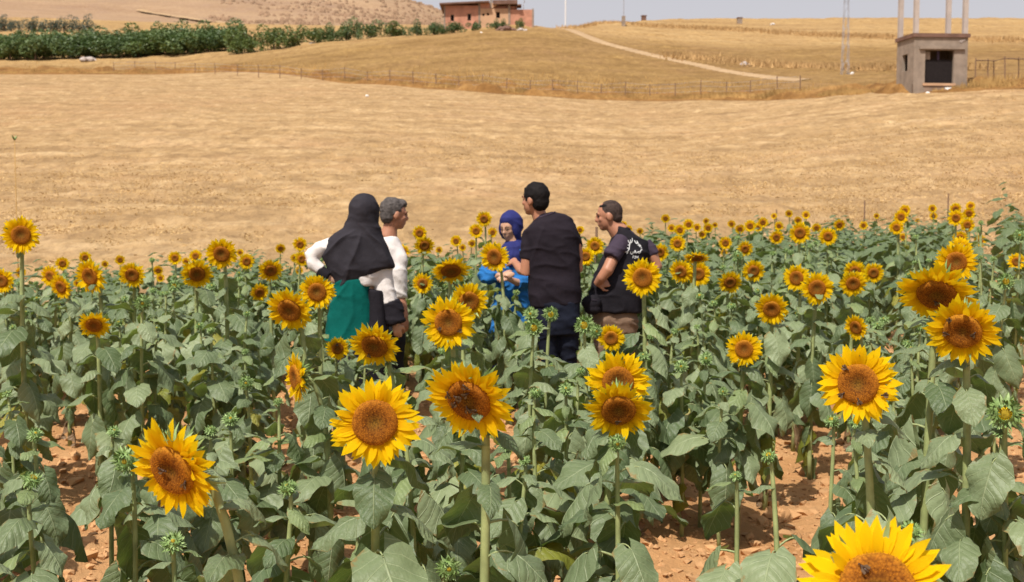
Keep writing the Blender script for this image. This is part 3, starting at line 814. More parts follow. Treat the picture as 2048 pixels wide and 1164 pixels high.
ST_N = 0
def bez(p0, p1, p2, p3, n):
    out = []
    for i in range(n + 1):
        t = i / n; a = 1 - t
        out.append(p0 * a ** 3 + p1 * 3 * a * a * t + p2 * 3 * a * t * t + p3 * t ** 3)
    return out
def plant(label, group, head_c, n, Rr, kind='flower', base=None, near=False, leaves=None, seed=0, label_extra=None, leaf_s=1.0, lean=0.0, zlo=0.12):
    """head_c: centre of the flower or bud, n: direction it faces, Rr: radius to petal tips"""
    rr = random.Random(seed * 7919 + 13)
    if base is None:
        base = Vector((head_c.x - n.x * Rr * 0.6 + rr.uniform(-.03, .03), head_c.y - n.y * Rr * 0.6 + 0.03, 0))
    base.z = Hs(base.x, base.y) + float(soil_h(np.array([base.x]), np.array([base.y]))[0]) - 0.02
    root = empty('sunflower', base, label, 'sunflower', group)
    back = head_c - n * Rr * (0.36 if kind == 'flower' else 0.55)
    hh = back.z - base.z
    drop = max(0.0, -n.z)
    p2 = back - n * Rr * (0.9 + 0.6 * drop) + Vector((0, 0, -Rr * (0.5 - 1.0 * drop)))
    p1 = base + Vector((rr.uniform(-.04, .04), rr.uniform(-.04, .04), hh * 0.55))
    pts = bez(base, p1, Vector((p2.x, p2.y, max(p2.z, base.z + 0.6 * hh))), back, 12)
    r0 = 0.0115 + 0.004 * hh
    if kind != 'flower' or Rr < 0.09: r0 *= 0.75
    m = MB(); m.tube([p - base for p in pts], [r0 * (1 - 0.42 * i / 12) for i in range(13)], 7)
    link('stem', m.mesh('stem', M_STEM, True), root)
    M = frame(n, roll=rr.uniform(0, 6.28))
    M.translation = head_c - base
    M = M @ Matrix.Scale(Rr, 4)
    if kind == 'flower':
        hi = near or Rr * FPX / head_c.y > 28
        h = link('flower_head', (DISC_HI if hi else DISC_LO)[rr.randrange(3 if hi else 2)], root); set_m(h, M)
        if near:
            for i, PM in petal_layout(seed + 300):
                o = link('petal', PET_ME[i], h); set_m(o, PM)
        else:
            o = link('petals', RING_ME[rr.randrange(10)], h); tag(o, kind='stuff')
        link('calyx', CALYX[rr.randrange(4)], h)
    elif kind in ('bud', 'opening'):
        h = link('flower_bud', (BUDS if kind == 'bud' else BUDO)[rr.randrange(3)], root); set_m(h, M)
    # leaves
    lo = base.z + zlo; top = (back.z if kind == 'flower' else back.z)
    nl = leaves if leaves is not None else int(10 + (top - lo) * 11)
    phi = rr.uniform(0, 6.28)
    cz = [p.z for p in pts]
    imax = int(np.argmax(cz))
    for k in range(nl):
        f = (k + 0.5) / nl
        z = lo + (max(cz) - lo) * (f ** 0.9) * 0.985
        # point on stem at that height
        j = 0
        while j < imax - 1 and cz[j + 1] < z: j += 1
        tt = min(1, max(0, (z - cz[j]) / max(1e-6, cz[j + 1] - cz[j])))
        p = pts[j].lerp(pts[j + 1], tt)
        phi += 2.39996 + rr.uniform(-0.5, 0.5)
        relh = (p.z - base.z) / max(0.3, hh)
        if relh > 0.9: s = rr.uniform(0.07, 0.12); key = 'top'
        elif relh > 0.72: s = rr.uniform(0.12, 0.19); key = 'top' if rr.random() < 0.35 else 'mid'
        elif relh > 0.42: s = rr.uniform(0.17, 0.255); key = 'mid' if rr.random() < 0.55 else 'drop'
        elif relh > 0.25: s = rr.uniform(0.15, 0.22); key = rr.choice(('drop', 'drop', 'wilt', 'drop', 'mid', 'wilt', 'drop', 'yel'))
        else: s = rr.uniform(0.10, 0.17); key = rr.choice(('wilt', 'wilt', 'dry', 'dry', 'yel', 'drop'))
        if 0.3 < relh < 0.8 and rr.random() < 0.035: key = 'yel'
        s *= leaf_s * rr.uniform(0.85, 1.1) * (1.06 if base.y < 5.2 else 1.0)
        cen = p + Vector((math.cos(phi), math.sin(phi), -0.25)) * s * 0.8
        if blocked(cen, s * 0.55): 
            phi += 1.6; cen = p + Vector((math.cos(phi), math.sin(phi), -0.25)) * s * 0.8
            if blocked(cen, s * 0.55): continue
        if bare(cen, -4): continue
        me = LV[key][rr.randrange(len(LV[key]))]
        o = link('leaf', me, root, p - base, (rr.uniform(-.3, .3), rr.uniform(-.25, .25), phi), s)
    return root

# ------------------------------------------------------------------ the flowers the photograph shows
# x, y, diameter in photograph pixels, yaw (+ faces right), pitch (+ faces down), label
def spec(x, y, d, yaw, pitch, label=None, kind='flower', Y=None, base=None, grp=None, Rr=None, near=None, leaves=None):
    return dict(x=x, y=y, d=d, yaw=yaw, pitch=pitch, label=label, kind=kind, Y=Y, base=base, grp=grp, Rr=Rr, near=near, leaves=leaves)
FL = [
 spec(750, 845, 186, -4, -4, 'large open sunflower with spread petals facing straight out, low centre of the field', base=(752, None)),
 spec(346, 940, 218, -45, 18, 'large drooping sunflower turned left on a thick leaning stalk', base=(505, None)),
 spec(938, 800, 190, -26, 30, 'large sunflower with several bees crawling on its tilted disc', base=(962, None)),
 spec(1236, 765, 130, 4, -2, 'sunflower half hidden by the flower bending down just in front of it', Y=4.75),
 spec(1237, 820, 142, 4, 30, 'sunflower bending down above a single dark green bud', Y=4.3),
 spec(1716, 768, 164, -8, 0, 'large round sunflower with greenish centre standing alone beside the bare furrow', base=(1747, None)),
 spec(1755, 1182, 316, 6, -24, 'huge sunflower cut off by the bottom edge of the photo', Y=2.15),
 spec(1925, 662, 152, -4, 24, 'large sunflower with three dark bees, below the widest drooping one', base=(1930, None)),
 spec(1873, 588, 156, -3, 44, 'wide sunflower bowed over so that its green bracts show on top', Y=4.45),
 spec(1912, 524, 84, 8, 8, 'sunflower rising directly behind the widest bowed one', Y=5.9),
 spec(1920, 498, 50, 0, -5, 'small sunflower whose top petals peep over a larger head', Y=8.2),
 spec(897, 645, 112, -5, 6, 'round sunflower in front of the white and teal clothes, with bees at its lower rim', base=(924, None)),
 spec(938, 603, 82, 12, 10, 'sunflower partly covered by the bigger round one with bees', Y=6.6),
 spec(749, 692, 110, -20, 34, 'sunflower nodding before the teal skirt of the woman in the black headscarf', base=(815, None)),
 spec(675, 697, 50, 6, 12, 'small sunflower beside the nodding one by the teal skirt', Y=7.0),
 spec(579, 620, 100, -26, 24, 'tilted sunflower below the elbow of the woman in black and white', base=(622, None)),
 spec(634, 584, 76, -8, 6, 'sunflower just in front of the teal skirt hip, facing out', Y=6.7),
 spec(592, 755, 106, -70, 6, 'sunflower seen from the side with its spiky green back towards the stalk', base=(655, None), Y=5.3),
 spec(42, 470, 76, -3, 2, 'tall single sunflower standing against the stubble at the photo edge', base=(58, None)),
 spec(180, 553, 74, -42, 14, 'sunflower turned left, above a smaller drooping one'),
 spec(122, 574, 54, -42, 16, 'sunflower facing sharply down left beside a bigger one'),
 spec(100, 552, 44, -35, 8, 'sunflower half behind the one facing sharply down left'),
 spec(188, 650, 66, -12, 28, 'single low sunflower hanging below the others over the leafy canopy', Y=6.6),
 spec(264, 550, 56, -14, 12, 'sunflower above the spiky green bud'),
 spec(394, 548, 66, 0, 26, 'wide drooping sunflower lower neighbour of the tallest one in its row'),
 spec(443, 508, 66, -12, 14, 'tall sunflower with green bracts on its upper right edge', Y=7.6),
 spec(493, 523, 34, 6, 4, 'small sunflower next to the tall one with bracts'),
 spec(541, 541, 52, 8, 26, 'nodding sunflower between the tall one and the woman'),
 spec(519, 585, 40, 10, 22, 'small sunflower peeping over leaves behind the tilted one'),
 spec(3, 562, 52, -20, 6, 'sunflower cut by the photo edge below the tall single one'),
 spec(902, 541, 82, 4, 48, 'sunflower bowed far down beside the white shirt, bracts on top', Y=7.7),
 spec(845, 567, 43, -4, 2, 'small round sunflower right of the white sleeve with dark cuff'),
 spec(849, 491, 42, 6, 22, 'sunflower behind the bowed one, below a partly hidden neighbour'),
 spec(839, 466, 32, -10, 4, 'small sunflower tucked above another beside the grey-haired man'),
 spec(806, 503, 30, -12, 4, 'small sunflower touching the collar of the white shirt'),
 spec(989, 514, 66, -26, 10, 'sunflower facing left that the woman in blue bends over', Y=9.4, base=(1016, None)),
 spec(968, 438, 34, -14, 10, 'upper of two small sunflowers left of the blue headscarf', Y=12.2),
 spec(952, 462, 31, -4, 4, 'lower of two small sunflowers left of the blue headscarf', Y=12.6),
 spec(1285, 555, 80, -3, 2, 'round sunflower in front of the black vest', base=(1285, None), Y=6.6),
 spec(1222, 676, 58, -3, 4, 'small bright sunflower in front of the brown trousers', Y=6.6),
 spec(1397, 548, 52, 0, 4, 'sunflower facing out, covering its neighbour turned left'),
 spec(1362, 543, 52, -24, 14, 'sunflower turned left, partly covered by its neighbour'),
 spec(1393, 516, 54, 4, 66, 'sunflower bowed flat so only its top rim shows above a pair'),
 spec(1460, 565, 52, 12, 24, 'sunflower with its lower edge hidden by a leaf'),
 spec(1507, 542, 48, 10, 12, 'sunflower beside a round green bud, facing slightly down'),
 spec(1543, 618, 70, -2, 16, 'sunflower nodding slightly above the lone round one', Y=6.9),
 spec(1488, 698, 74, 0, 2, 'lone round sunflower on a straight stalk between two buds and the furrow', Y=6.2),
 spec(1634, 577, 70, 2, 4, 'larger front flower of an overlapping pair', Y=7.6),
 spec(1593, 556, 58, -18, 4, 'rear flower of an overlapping pair, turned left', Y=8.3),
 spec(1706, 567, 56, 4, 16, 'front flower of a cluster of three with pale bracts'),
 spec(1710, 543, 46, -4, 8, 'rear flower of a cluster of three', Y=9.6),
 spec(1747, 546, 44, 12, 8, 'outer flower of a cluster of three, turned right'),
 spec(1712, 655, 56, -35, 12, 'half-opened sunflower with curled petals above the greenish-centred one', Y=6.2),
 spec(1600, 466, 46, 0, 4, 'rounder and larger flower high in the far rows'),
 spec(1656, 473, 38, 2, 4, 'second largest flower high in the far rows'),
 spec(1320, 505, 38, 14, 8, 'sunflower at the shoulder of the black vest'),
 spec(1355, 487, 35, -2, 4, 'sunflower above and beyond the vest shoulder flower'),
 spec(1490, 498, 34, 14, 14, 'sunflower partly covered by a small leaf in the middle rows'),
 spec(1451, 486, 28, 6, 4, 'sunflower with a green neighbour bud in the middle rows'),
 spec(1553, 475, 30, 2, 14, 'small sunflower with pale bracts left of the larger far one'),
 spec(1171, 513, 38, -4, 4, 'sunflower seen in the gap between the two men in black', Y=10.6),
 spec(1190, 492, 40, -12, 6, 'sunflower against the front of the black vest', Y=10.9),
 spec(2033, 523, 36, 0, 2, 'small round sunflower at the far row end by the photo edge'),
 spec(1920, 476, 31, 0, 6, 'lowest flower in the stack of far sunflowers above the bowed one'),
 spec(1935, 450, 30, 4, 6, 'second lowest flower in the stack above the bowed one'),
 spec(1912, 436, 34, -2, 6, 'largest flower in the top bunch of the far stack'),
 spec(1960, 482, 26, 6, 2, 'small sunflower at the edge of the bare furrow beyond the stack'),
]
G_L = 'small open sunflowers of the far rows left of the woman in black'
G_R = 'small open sunflowers of the far rows right of the vest'
G_M = 'small open sunflowers beyond the people'
SMALL = {
 (G_L, 'small far sunflower in the rows left of the woman in the black headscarf'): [(125, 527, 29), (170, 515, 26), (240, 520, 22), (350, 516, 30), (372, 523, 18), (391, 512, 28), (316, 541, 22), (321, 556, 18), (561, 497, 22), (600, 489, 30), (603, 518, 32), (590, 516, 20), (480, 505, 16), (598, 541, 18), (210, 528, 16), (41, 545, 22), (155, 566, 18)],
 (G_M, 'small far sunflower beyond the group of people'): [(912, 482, 25), (944, 487, 18), (925, 495, 16), (1160, 460, 18), (1247, 449, 16), (1257, 458, 17), (1280, 462, 15), (878, 500, 16), (985, 465, 22)],
 (G_R, 'small far sunflower at the upper edge of the rows right of the vest'): [(1331, 437, 20), (1343, 456, 18), (1360, 460, 25), (1377, 449, 24), (1394, 455, 18), (1416, 456, 22), (1405, 469, 18), (1412, 442, 14), (1430, 450, 13), (1463, 448, 18), (1480, 458, 22), (1500, 452, 26), (1526, 445, 23), (1517, 455, 20), (1548, 432, 14), (1578, 427, 17), (1612, 430, 18), (1596, 441, 18), (1558, 452, 20), (1633, 456, 21), (1679, 450, 25), (1727, 451, 19), (1753, 432, 13), (1802, 434, 30), (1810, 421, 24), (1793, 455, 30), (1806, 474, 18), (1865, 417, 18), (1867, 432, 17), (1911, 418, 26), (1938, 427, 26), (1941, 412, 20), (1448, 505, 16), (1835, 441, 10)]}
for (g_, lb), L_ in SMALL.items():
    for (x, y, d) in L_:
        FL.append(spec(x, y, d, random.uniform(-15, 15), random.uniform(-2, 16), lb, grp=g_))
BD = [
 spec(285, 606, 42, 0, 0, 'spiky green bud alone above the canopy, between two sunflowers', 'bud'),
 spec(348, 571, 30, 0, 0, 'small round bud beside the wide drooping sunflower', 'opening'),
 spec(492, 766, 38, 0, -10, 'dark green bud over the shaded leaves left of the sideways sunflower', 'bud'),
 spec(461, 838, 40, 0, -35, 'pale spiky bud between the leaning sunflower and the dark bud', 'bud'),
 spec(346, 1085, 58, 0, -40, 'bright green star-like bud below the big drooping sunflower', 'bud', Y=3.5),
 spec(897, 1137, 62, 10, -5, 'spiky green bud at the bottom edge below the bee-covered flower', 'bud', Y=3.3),
 spec(252, 922, 70, -20, 0, 'round spiky bud partly behind the big drooping sunflower', 'bud', Y=4.2),
 spec(1235, 886, 46, 4, 10, 'dark green tight bud right under the flower bending down', 'bud', Y=4.05),
 spec(1068, 655, 44, 0, 4, 'front bud of a trio standing before the dark jeans', 'opening', Y=6.0),
 spec(1061, 628, 36, -5, -10, 'rear pale bud of a trio standing before the dark jeans', 'bud', Y=6.5),
 spec(1101, 628, 38, 6, 0, 'side bud of a trio standing before the dark jeans', 'opening', Y=6.3),
 spec(1168, 650, 48, 0, 0, 'large spiky bud near the belt bag of the man in the vest', 'opening', Y=5.9),
 spec(1192, 662, 36, 20, 0, 'smaller bud pressed against the large spiky one', 'bud', Y=6.1),
 spec(1362, 733, 34, 0, -15, 'lower of two green buds left of the lone round flower', 'bud', Y=6.3),
 spec(1412, 717, 34, 0, -15, 'upper of two green buds left of the lone round flower', 'bud', Y=6.5),
 spec(2010, 825, 88, 2, 2, 'big half-open bud with dark yellow centre near the photo edge', 'opening', Y=3.9),
 spec(2012, 562, 42, 0, 2, 'half-open bud below the small round flower by the photo edge', 'opening', Y=7.5),
 spec(1590, 626, 28, 0, -10, 'small bud between the nodding flower and the overlapping pair', 'bud'),
 spec(1632, 628, 30, 0, -10, 'small bud right below the overlapping pair', 'bud'),
 spec(1822, 1062, 56, 10, -30, 'bud just above the huge cut off flower', 'bud', Y=3.3),
 spec(1476, 511, 26, 0, 0, 'round green bud left of a flower facing slightly down', 'bud'),
 spec(120, 608, 20, 0, 0, 'tiny opening bud below the flower facing sharply down left', 'opening'),
 spec(2040, 470, 32, -10, 0, 'plump bud on the tall leafy plant by the photo edge', 'bud', Y=10),
 spec(1446, 783, 24, 0, -10, 'tiny bud in the leaves below the two green buds', 'bud', Y=6.1),
 spec(1132, 778, 34, 0, -30, 'pale small bud left of the half hidden large flower', 'bud', Y=5.2),
]
def real_place(s, k):
    d = s['d']
    if s['kind'] == 'flower': D = 0.25 if d >= 140 else 0.235 if d >= 90 else 0.215 if d >= 60 else 0.195 if d >= 40 else 0.165
    else: D = 0.115
    Yy = s['Y'] or FPX * D / d
    for _ in range(60):
        p = P(s['x'], s['y'], Yy); gz = Hs(p.x, p.y)
        if s['Y'] is None:
            h = p.z - gz
            if h < 0.86: Yy *= 0.97
            elif h > 1.62 and s['y'] > 400: Yy *= 1.02
            else: break
        else: break
    Yy = min(Yy, float(ycr(p.x / p.y)) - 0.4)
    p = P(s['x'], s['y'], Yy)
    return p, d / 2 * Yy / FPX
SPECS = []
for k, s in enumerate(FL + BD):
    p, r = real_place(s, k)
    SPECS.append((s, p, r))
    if s['kind'] == 'flower' or s['d'] > 30: HEADS.append((s['x'], s['y'], s['d'] / 2, p.y))
PROT += [(640, 390, 800, 600, 9.2), (606, 480, 680, 560, 9.2), (655, 570, 760, 665, 9.2), (745, 540, 820, 650, 9.2),
         (1030, 370, 1165, 630, 9.6), (1085, 620, 1150, 720, 9.6), (1165, 400, 1310, 640, 9.9), (1180, 620, 1275, 680, 9.9),
         (990, 420, 1050, 505, 10.8), (955, 520, 1050, 575, 10.8)]
occupied = []
for k, (s, p, r) in enumerate(SPECS):
    tc = Vector((-p.x, -p.y, 0)).normalized(); rt = Vector((-tc.y, tc.x, 0))
    if rt.x < 0: rt = -rt
    yw, pt = R(s['yaw']), R(s['pitch'] + random.uniform(-3, 3))
    nrm = (tc * math.cos(yw) + rt * math.sin(yw)) * math.cos(pt) + Vector((0, 0, -math.sin(pt)))
    base = None
    if s['base']:
        base = P(s['base'][0], 900, p.y + 0.08); 
        if s['x'] == 346: base = P(540, 900, p.y + 0.15)
    grp = s['grp'] or ('open sunflowers' if s['kind'] == 'flower' else 'sunflower plants in bud')
    pl = plant(s['label'], grp, p, nrm, r, s['kind'], base=base, near=(s['kind'] == 'flower' and s['d'] >= 92), seed=k + 1,
               leaf_s=1.0 if p.y < 11 else 0.95, leaves=None if p.y < 12 else 14)
    occupied.append((pl.location.x, pl.location.y))

# ------------------------------------------------------------------ the rest of the rows: leafy plants and small buds
cand = []
for kr in range(-9, 12):
    c = ROW_C + ROW_P * kr
    yy = 3.3
    while yy < 25:
        yy += random.uniform(0.26, 0.40) 
        for side in (-0.17, 0.17):
            y_ = yy + random.uniform(-.1, .1); tight = 0.6 if yy < 9 else 1.0; x_ = ROW_S * y_ + c + side * tight + random.gauss(0, 0.10 * tight)
            if abs(x_) > 0.44 * y_ + 0.35: continue
            if y_ > float(ycr(x_ / y_)) - 0.3: continue
            cand.append((x_, y_))
cand.sort(key=lambda q: q[1])
PEOPLE_XY = [(-1.13, 9.2), (-0.95, 9.9), (0.0, 10.8), (0.33, 9.6), (0.85, 9.95)]
LIM = 330
far_list, filler = [], []
nfar = sum(1 for s, p, r in SPECS)
G_F = 'leafy sunflower plants without an open flower'
def near_px(x, y, z):
    a, b = proj((x, y, z)); return a, b
LBF = [(7.5, 'leafy sunflower plant with hanging grey-green leaves and no open flower, in the front rows'),
       (12.5, 'leafy sunflower plant without an open flower in the middle rows around the people'),
       (99, 'leafy sunflower plant without an open flower in the far rows')]
MANUAL = [(-0.12, 9.95, 1.16), (-0.27, 9.7, 1.1), (0.03, 10.15, 1.12), (0.02, 9.35, 1.0), (-0.45, 9.9, 1.1), (-1.47, 3.05, 1.22), (-1.50, 3.75, 0.95), (-1.36, 4.25, 0.72), (1.62, 3.45, 1.05), (1.78, 4.3, 1.0)]
cand = [(a, b) for a, b, h in MANUAL] + cand
for (x_, y_) in cand:
    if any((x_ - a) ** 2 + (y_ - b) ** 2 < 0.20 ** 2 for a, b in occupied): continue
    if any((x_ - a) ** 2 + (y_ - b) ** 2 < 0.42 ** 2 for a, b in PEOPLE_XY) and (x_, y_) not in [m_[:2] for m_ in MANUAL]: continue
    if bare(Vector((x_, y_, Hs(x_, y_))), 18): continue
    man = [h for a, b, h in MANUAL if (a, b) == (x_, y_)]
    if not man and y_ < 8.5 and random.random() < (0.34 if y_ < 6.5 else 0.12): continue
    occupied.append((x_, y_))
    gz = Hs(x_, y_)
    hmax = random.uniform(0.85, 1.12) if y_ < 8 else random.uniform(0.98, 1.28) if x_ < 2 else random.uniform(1.1, 1.45)
    if x_ / y_ > 0.40 and 10 < y_ < 16: hmax = random.uniform(1.6, 1.9)
    h = man[0] if man else hmax
    while h > 0.5 and blocked(Vector((x_, y_, gz + h)), 0.06, 0.9): h -= 0.07
    if h <= 0.5: h = 0.5
    cap = near_px(x_, y_, gz + h)
    filler.append((x_, y_, gz, h))
ind = filler[:max(0, 300 - len([1 for s, p, r in SPECS if s['d'] >= 34]) - 20)]
far_list = filler[len(ind):]
def short(l):
    for cut in (',', ' with ', ' that ', ' whose ', ' facing ', ' seen '):
        l = l.split(cut)[0]
    return l
ANCH = [(s['x'], s['y'], p.y, short(s['label'])) for s, p, r in SPECS if not s['grp']]
cnt_ = {}
for a in ANCH: cnt_[a[3]] = cnt_.get(a[3], 0) + 1
ANCH = [a for a in ANCH if cnt_[a[3]] == 1 and len(a[3].split()) <= 9]
ANCH += [(706, 450, 9.2, 'woman in the black headscarf'), (1110, 450, 9.6, 'man in the dark T-shirt'), (1240, 470, 9.9, 'man in the black vest')]
USED_LB = set()
def name_by_neighbour(x_, y_, top, fallback):
    px, py = proj(top)
    c = sorted(ANCH, key=lambda a: math.hypot(a[0] - px, a[1] - py) + 60 * abs(a[2] - y_))[:9]
    for a in c:
        dx, dy = px - a[0], py - a[1]
        if math.hypot(dx, dy) > 340: continue
        rel = ('just left of' if dx < 0 else 'just right of') if abs(dx) > 1.2 * abs(dy) else ('below' if dy > 0 else 'beyond')
        if rel == 'below' and abs(dx) > 25: rel = 'below left of' if dx < 0 else 'below right of'
        lb = 'leafy flowerless plant ' + rel + ' the ' + a[3]
        if lb not in USED_LB:
            USED_LB.add(lb); return lb
    return fallback
for k, (x_, y_, gz, h) in enumerate(ind):
    top = Vector((x_ + random.uniform(-.04, .04), y_ + random.uniform(-.04, .04), gz + h))
    tc = Vector((-x_, -y_, 0)).normalized()
    n_ = (tc * random.uniform(0, 0.7) + Vector((random.uniform(-.4, .4), random.uniform(-.2, .2), 1))).normalized()
    lb = next(l for lim, l in LBF if y_ < lim)
    lb = name_by_neighbour(x_, y_, top, lb)
    kd = 'bud' if random.random() < 0.75 else 'opening'
    plant(lb, G_F, top, n_, random.uniform(0.026, 0.044), kd, base=Vector((x_, y_, 0)), seed=5000 + k, leaves=int(15 + h * 9), leaf_s=0.92)
# the far rows beyond those: one mass
def far_mass():
    geos = {}
    for key in ('top', 'mid', 'drop'):
        for me in LV[key][:3]:
            V = np.zeros(len(me.vertices) * 3, np.float32); me.vertices.foreach_get('co', V); V = V.reshape(-1, 3)
            b = 30; V = V[b:].reshape(10, 7, 3)[[0, 2, 4, 6, 9]][:, [0, 3, 6]].reshape(-1, 3)
            geos.setdefault(key, []).append(V)
    F0 = grid_faces(5, 3); UV0 = np.array([(j / 2, i / 4) for i in range(5) for j in range(3)])
    Vs, Fs, Us, b = [], [], [], 0
    for (x_, y_, gz, h) in far_list:
        for k in range(26):
            f = (k + 0.5) / 26; z = gz + 0.1 + (h - 0.1) * f; phi = k * 2.4 + random.uniform(-.6, .6)
            key = 'top' if f > 0.8 else 'mid' if f > 0.5 else 'drop'
            s = (random.uniform(.09, .13) if f > .9 else random.uniform(.14, .24)) 
            p = Vector((x_ + random.uniform(-.02, .02), y_, z))
            if blocked(p + Vector((math.cos(phi), math.sin(phi), -.2)) * s * .8, s * .5): continue
            A = np.array(Matrix.Rotation(phi, 3, 'Z') @ Matrix.Rotation(random.uniform(-.3, .3), 3, 'X')) * s
            V = random.choice(geos[key]) @ A.T + np.array(p)
            Vs.append(V); Fs.append(F0 + b); Us.append(UV0); b += len(V)
    o = link('sunflower_foliage', mesh_np('sunflower_foliage', np.concatenate(Vs), np.concatenate(Fs), np.concatenate(Us), mats=[M_LEAF]))
    tag(o, 'dense green leaves of the farthest sunflower rows', kind='stuff')
if far_list: far_mass()
# ------------------------------------------------------------------ people
def cloth(name, col, rough=0.85, var=0.2, sc=3, bs=0.35):
    m, nt, b = newmat(name, rough, 0.15)
    co = coords(nt, 'Object')
    n = noise(nt, co, sc, 4); f = noise(nt, co, 220, 2)
    nt.links.new(ramp(nt, n, [(0.3, tuple(c * (1 - var) for c in col)), (0.7, tuple(min(1, c * (1 + var)) for c in col))]), b.inputs['Base Color'])
    bump(nt, b, math_(nt, 'ADD', math_(nt, 'MULTIPLY', noise(nt, co, 14, 4), 1.0), math_(nt, 'MULTIPLY', f, 0.1)), bs, 0.02)
    return m
def skin(name, col):
    m, nt, b = newmat(name, 0.5, 0.4)
    n = noise(nt, coords(nt, 'Object'), 9, 4)
    nt.links.new(ramp(nt, n, [(0.3, tuple(c * 0.86 for c in col)), (0.7, col)]), b.inputs['Base Color'])
    b.inputs['Subsurface Weight'].default_value = 0.08; b.inputs['Subsurface Radius'].default_value = (0.02, 0.008, 0.004)
    return m
M_SKIN = skin('skin_tan', (0.43, 0.195, 0.115))
M_SKINL = skin('skin_light', (0.54, 0.31, 0.20))
M_BLACK = cloth('cloth_black', (0.014, 0.012, 0.016), var=0.35)
M_SCARF = cloth('cloth_scarf_black', (0.028, 0.025, 0.031), var=0.25)
M_TEE = cloth('cloth_dark_tee', (0.015, 0.011, 0.016), var=0.3)
M_TEE2 = cloth('cloth_plum_tee', (0.05, 0.036, 0.055), var=0.3)
M_WHITE = cloth('cloth_white', (0.68, 0.63, 0.60), var=0.06)
M_TEAL = cloth('cloth_teal', (0.0, 0.09, 0.075), var=0.2)
M_NAVY = cloth('cloth_navy', (0.022, 0.026, 0.12), var=0.25)
M_BLUE = cloth('cloth_blue', (0.02, 0.13, 0.36), var=0.25)
M_JEANS = cloth('cloth_jeans', (0.009, 0.011, 0.021), var=0.35)
M_BROWN = cloth('cloth_brown_trousers', (0.21, 0.135, 0.09), var=0.2)
M_DKTR = cloth('cloth_dark_trousers', (0.03, 0.03, 0.035), var=0.3)
M_HAIR = simple('hair_black', (0.009, 0.007, 0.007), 0.75, 0.15, 0.4, 60, 0.8, 0.004)
M_HAIRG = simple('hair_grey', (0.085, 0.074, 0.070), 0.8, 0.15, 0.45, 45, 0.9, 0.006)
M_SHORT = simple('hair_cropped', (0.045, 0.029, 0.024), 0.8, 0.2, 0.5, 50, 0.4, 0.002)
M_SHOE = simple('shoe_leather', (0.05, 0.04, 0.035), 0.6, 0.4)
M_LETTER = simple('white_print', (0.62, 0.62, 0.62), 0.8, 0.1, 0.1)
M_EYE = simple('eye_dark', (0.015, 0.01, 0.008), 0.3, 0.5)

def sculpt(name, mb, mat, root, voxel=0.012, sm=4, amp=0.0, fs=(7, 4), seed=0, swag=None):
    me = mb.mesh(name + '_src', mat, True)
    o = bpy.data.objects.new(name + '_src', me); COL.objects.link(o)
    r = o.modifiers.new('r', 'REMESH'); r.mode = 'VOXEL'; r.voxel_size = voxel
    s = o.modifiers.new('s', 'SMOOTH'); s.iterations = sm; s.factor = 0.5
    dg = bpy.context.evaluated_depsgraph_get()
    new = bpy.data.meshes.new_from_object(o.evaluated_get(dg))
    bpy.data.objects.remove(o); bpy.data.meshes.remove(me)
    n = len(new.vertices)
    V = np.zeros(n * 3, np.float32); new.vertices.foreach_get('co', V); V = V.reshape(-1, 3)
    if amp:
        N = np.zeros(n * 3, np.float32); new.vertices.foreach_get('normal', N); N = N.reshape(-1, 3)
        a = np.arctan2(V[:, 1] - V[:, 1].mean(), V[:, 0] - V[:, 0].mean())
        d = fbm(V[:, 0] * fs[0] + V[:, 1] * 3 + V[:, 2] * 2, V[:, 2] * fs[1] - V[:, 0] * 2, seed, 3)
        ridge = 1 - 2.6 * np.abs(fbm(V[:, 0] * fs[0] * 0.9 + V[:, 2] * 3.5, V[:, 2] * fs[1] * 1.6 + V[:, 1] * 4, seed + 5, 2))
        V = V + N * (d * amp * 0.55 + (np.clip(ridge, 0, 1) ** 2 - 0.25) * amp * 0.8)[:, None]
    if swag:        # folds that hang and spread from a point, as cloth does from a neck or shoulder
        N = np.zeros(n * 3, np.float32); new.vertices.foreach_get('normal', N); N = N.reshape(-1, 3)
        c_, k_, a_ = swag
        dx, dz = V[:, 0] - c_[0], V[:, 2] - c_[2]; r_ = np.sqrt(dx * dx + dz * dz); th = np.arctan2(dx, -dz)
        w_ = th * k_ + 2.2 * fbm(V[:, 0] * 4, V[:, 2] * 4, seed + 9, 2) + 1.5 * r_
        f_ = (1 - np.abs(np.sin(w_))) ** 2
        V = V + N * ((f_ - 0.35) * a_ * sst(0.03, 0.2, r_) * sst(-0.02, 0.10, -dz) * np.clip(1.2 - 0.9 * r_, 0.3, 1))[:, None]
    V = V - np.array(root.location[:])[None]
    new.vertices.foreach_set('co', V.astype(np.float32).ravel())
    new.name = name
    new.materials.clear(); new.materials.append(mat)
    new.polygons.foreach_set('use_smooth', np.full(len(new.polygons), True)); new.update()
    return link(name, new, root)

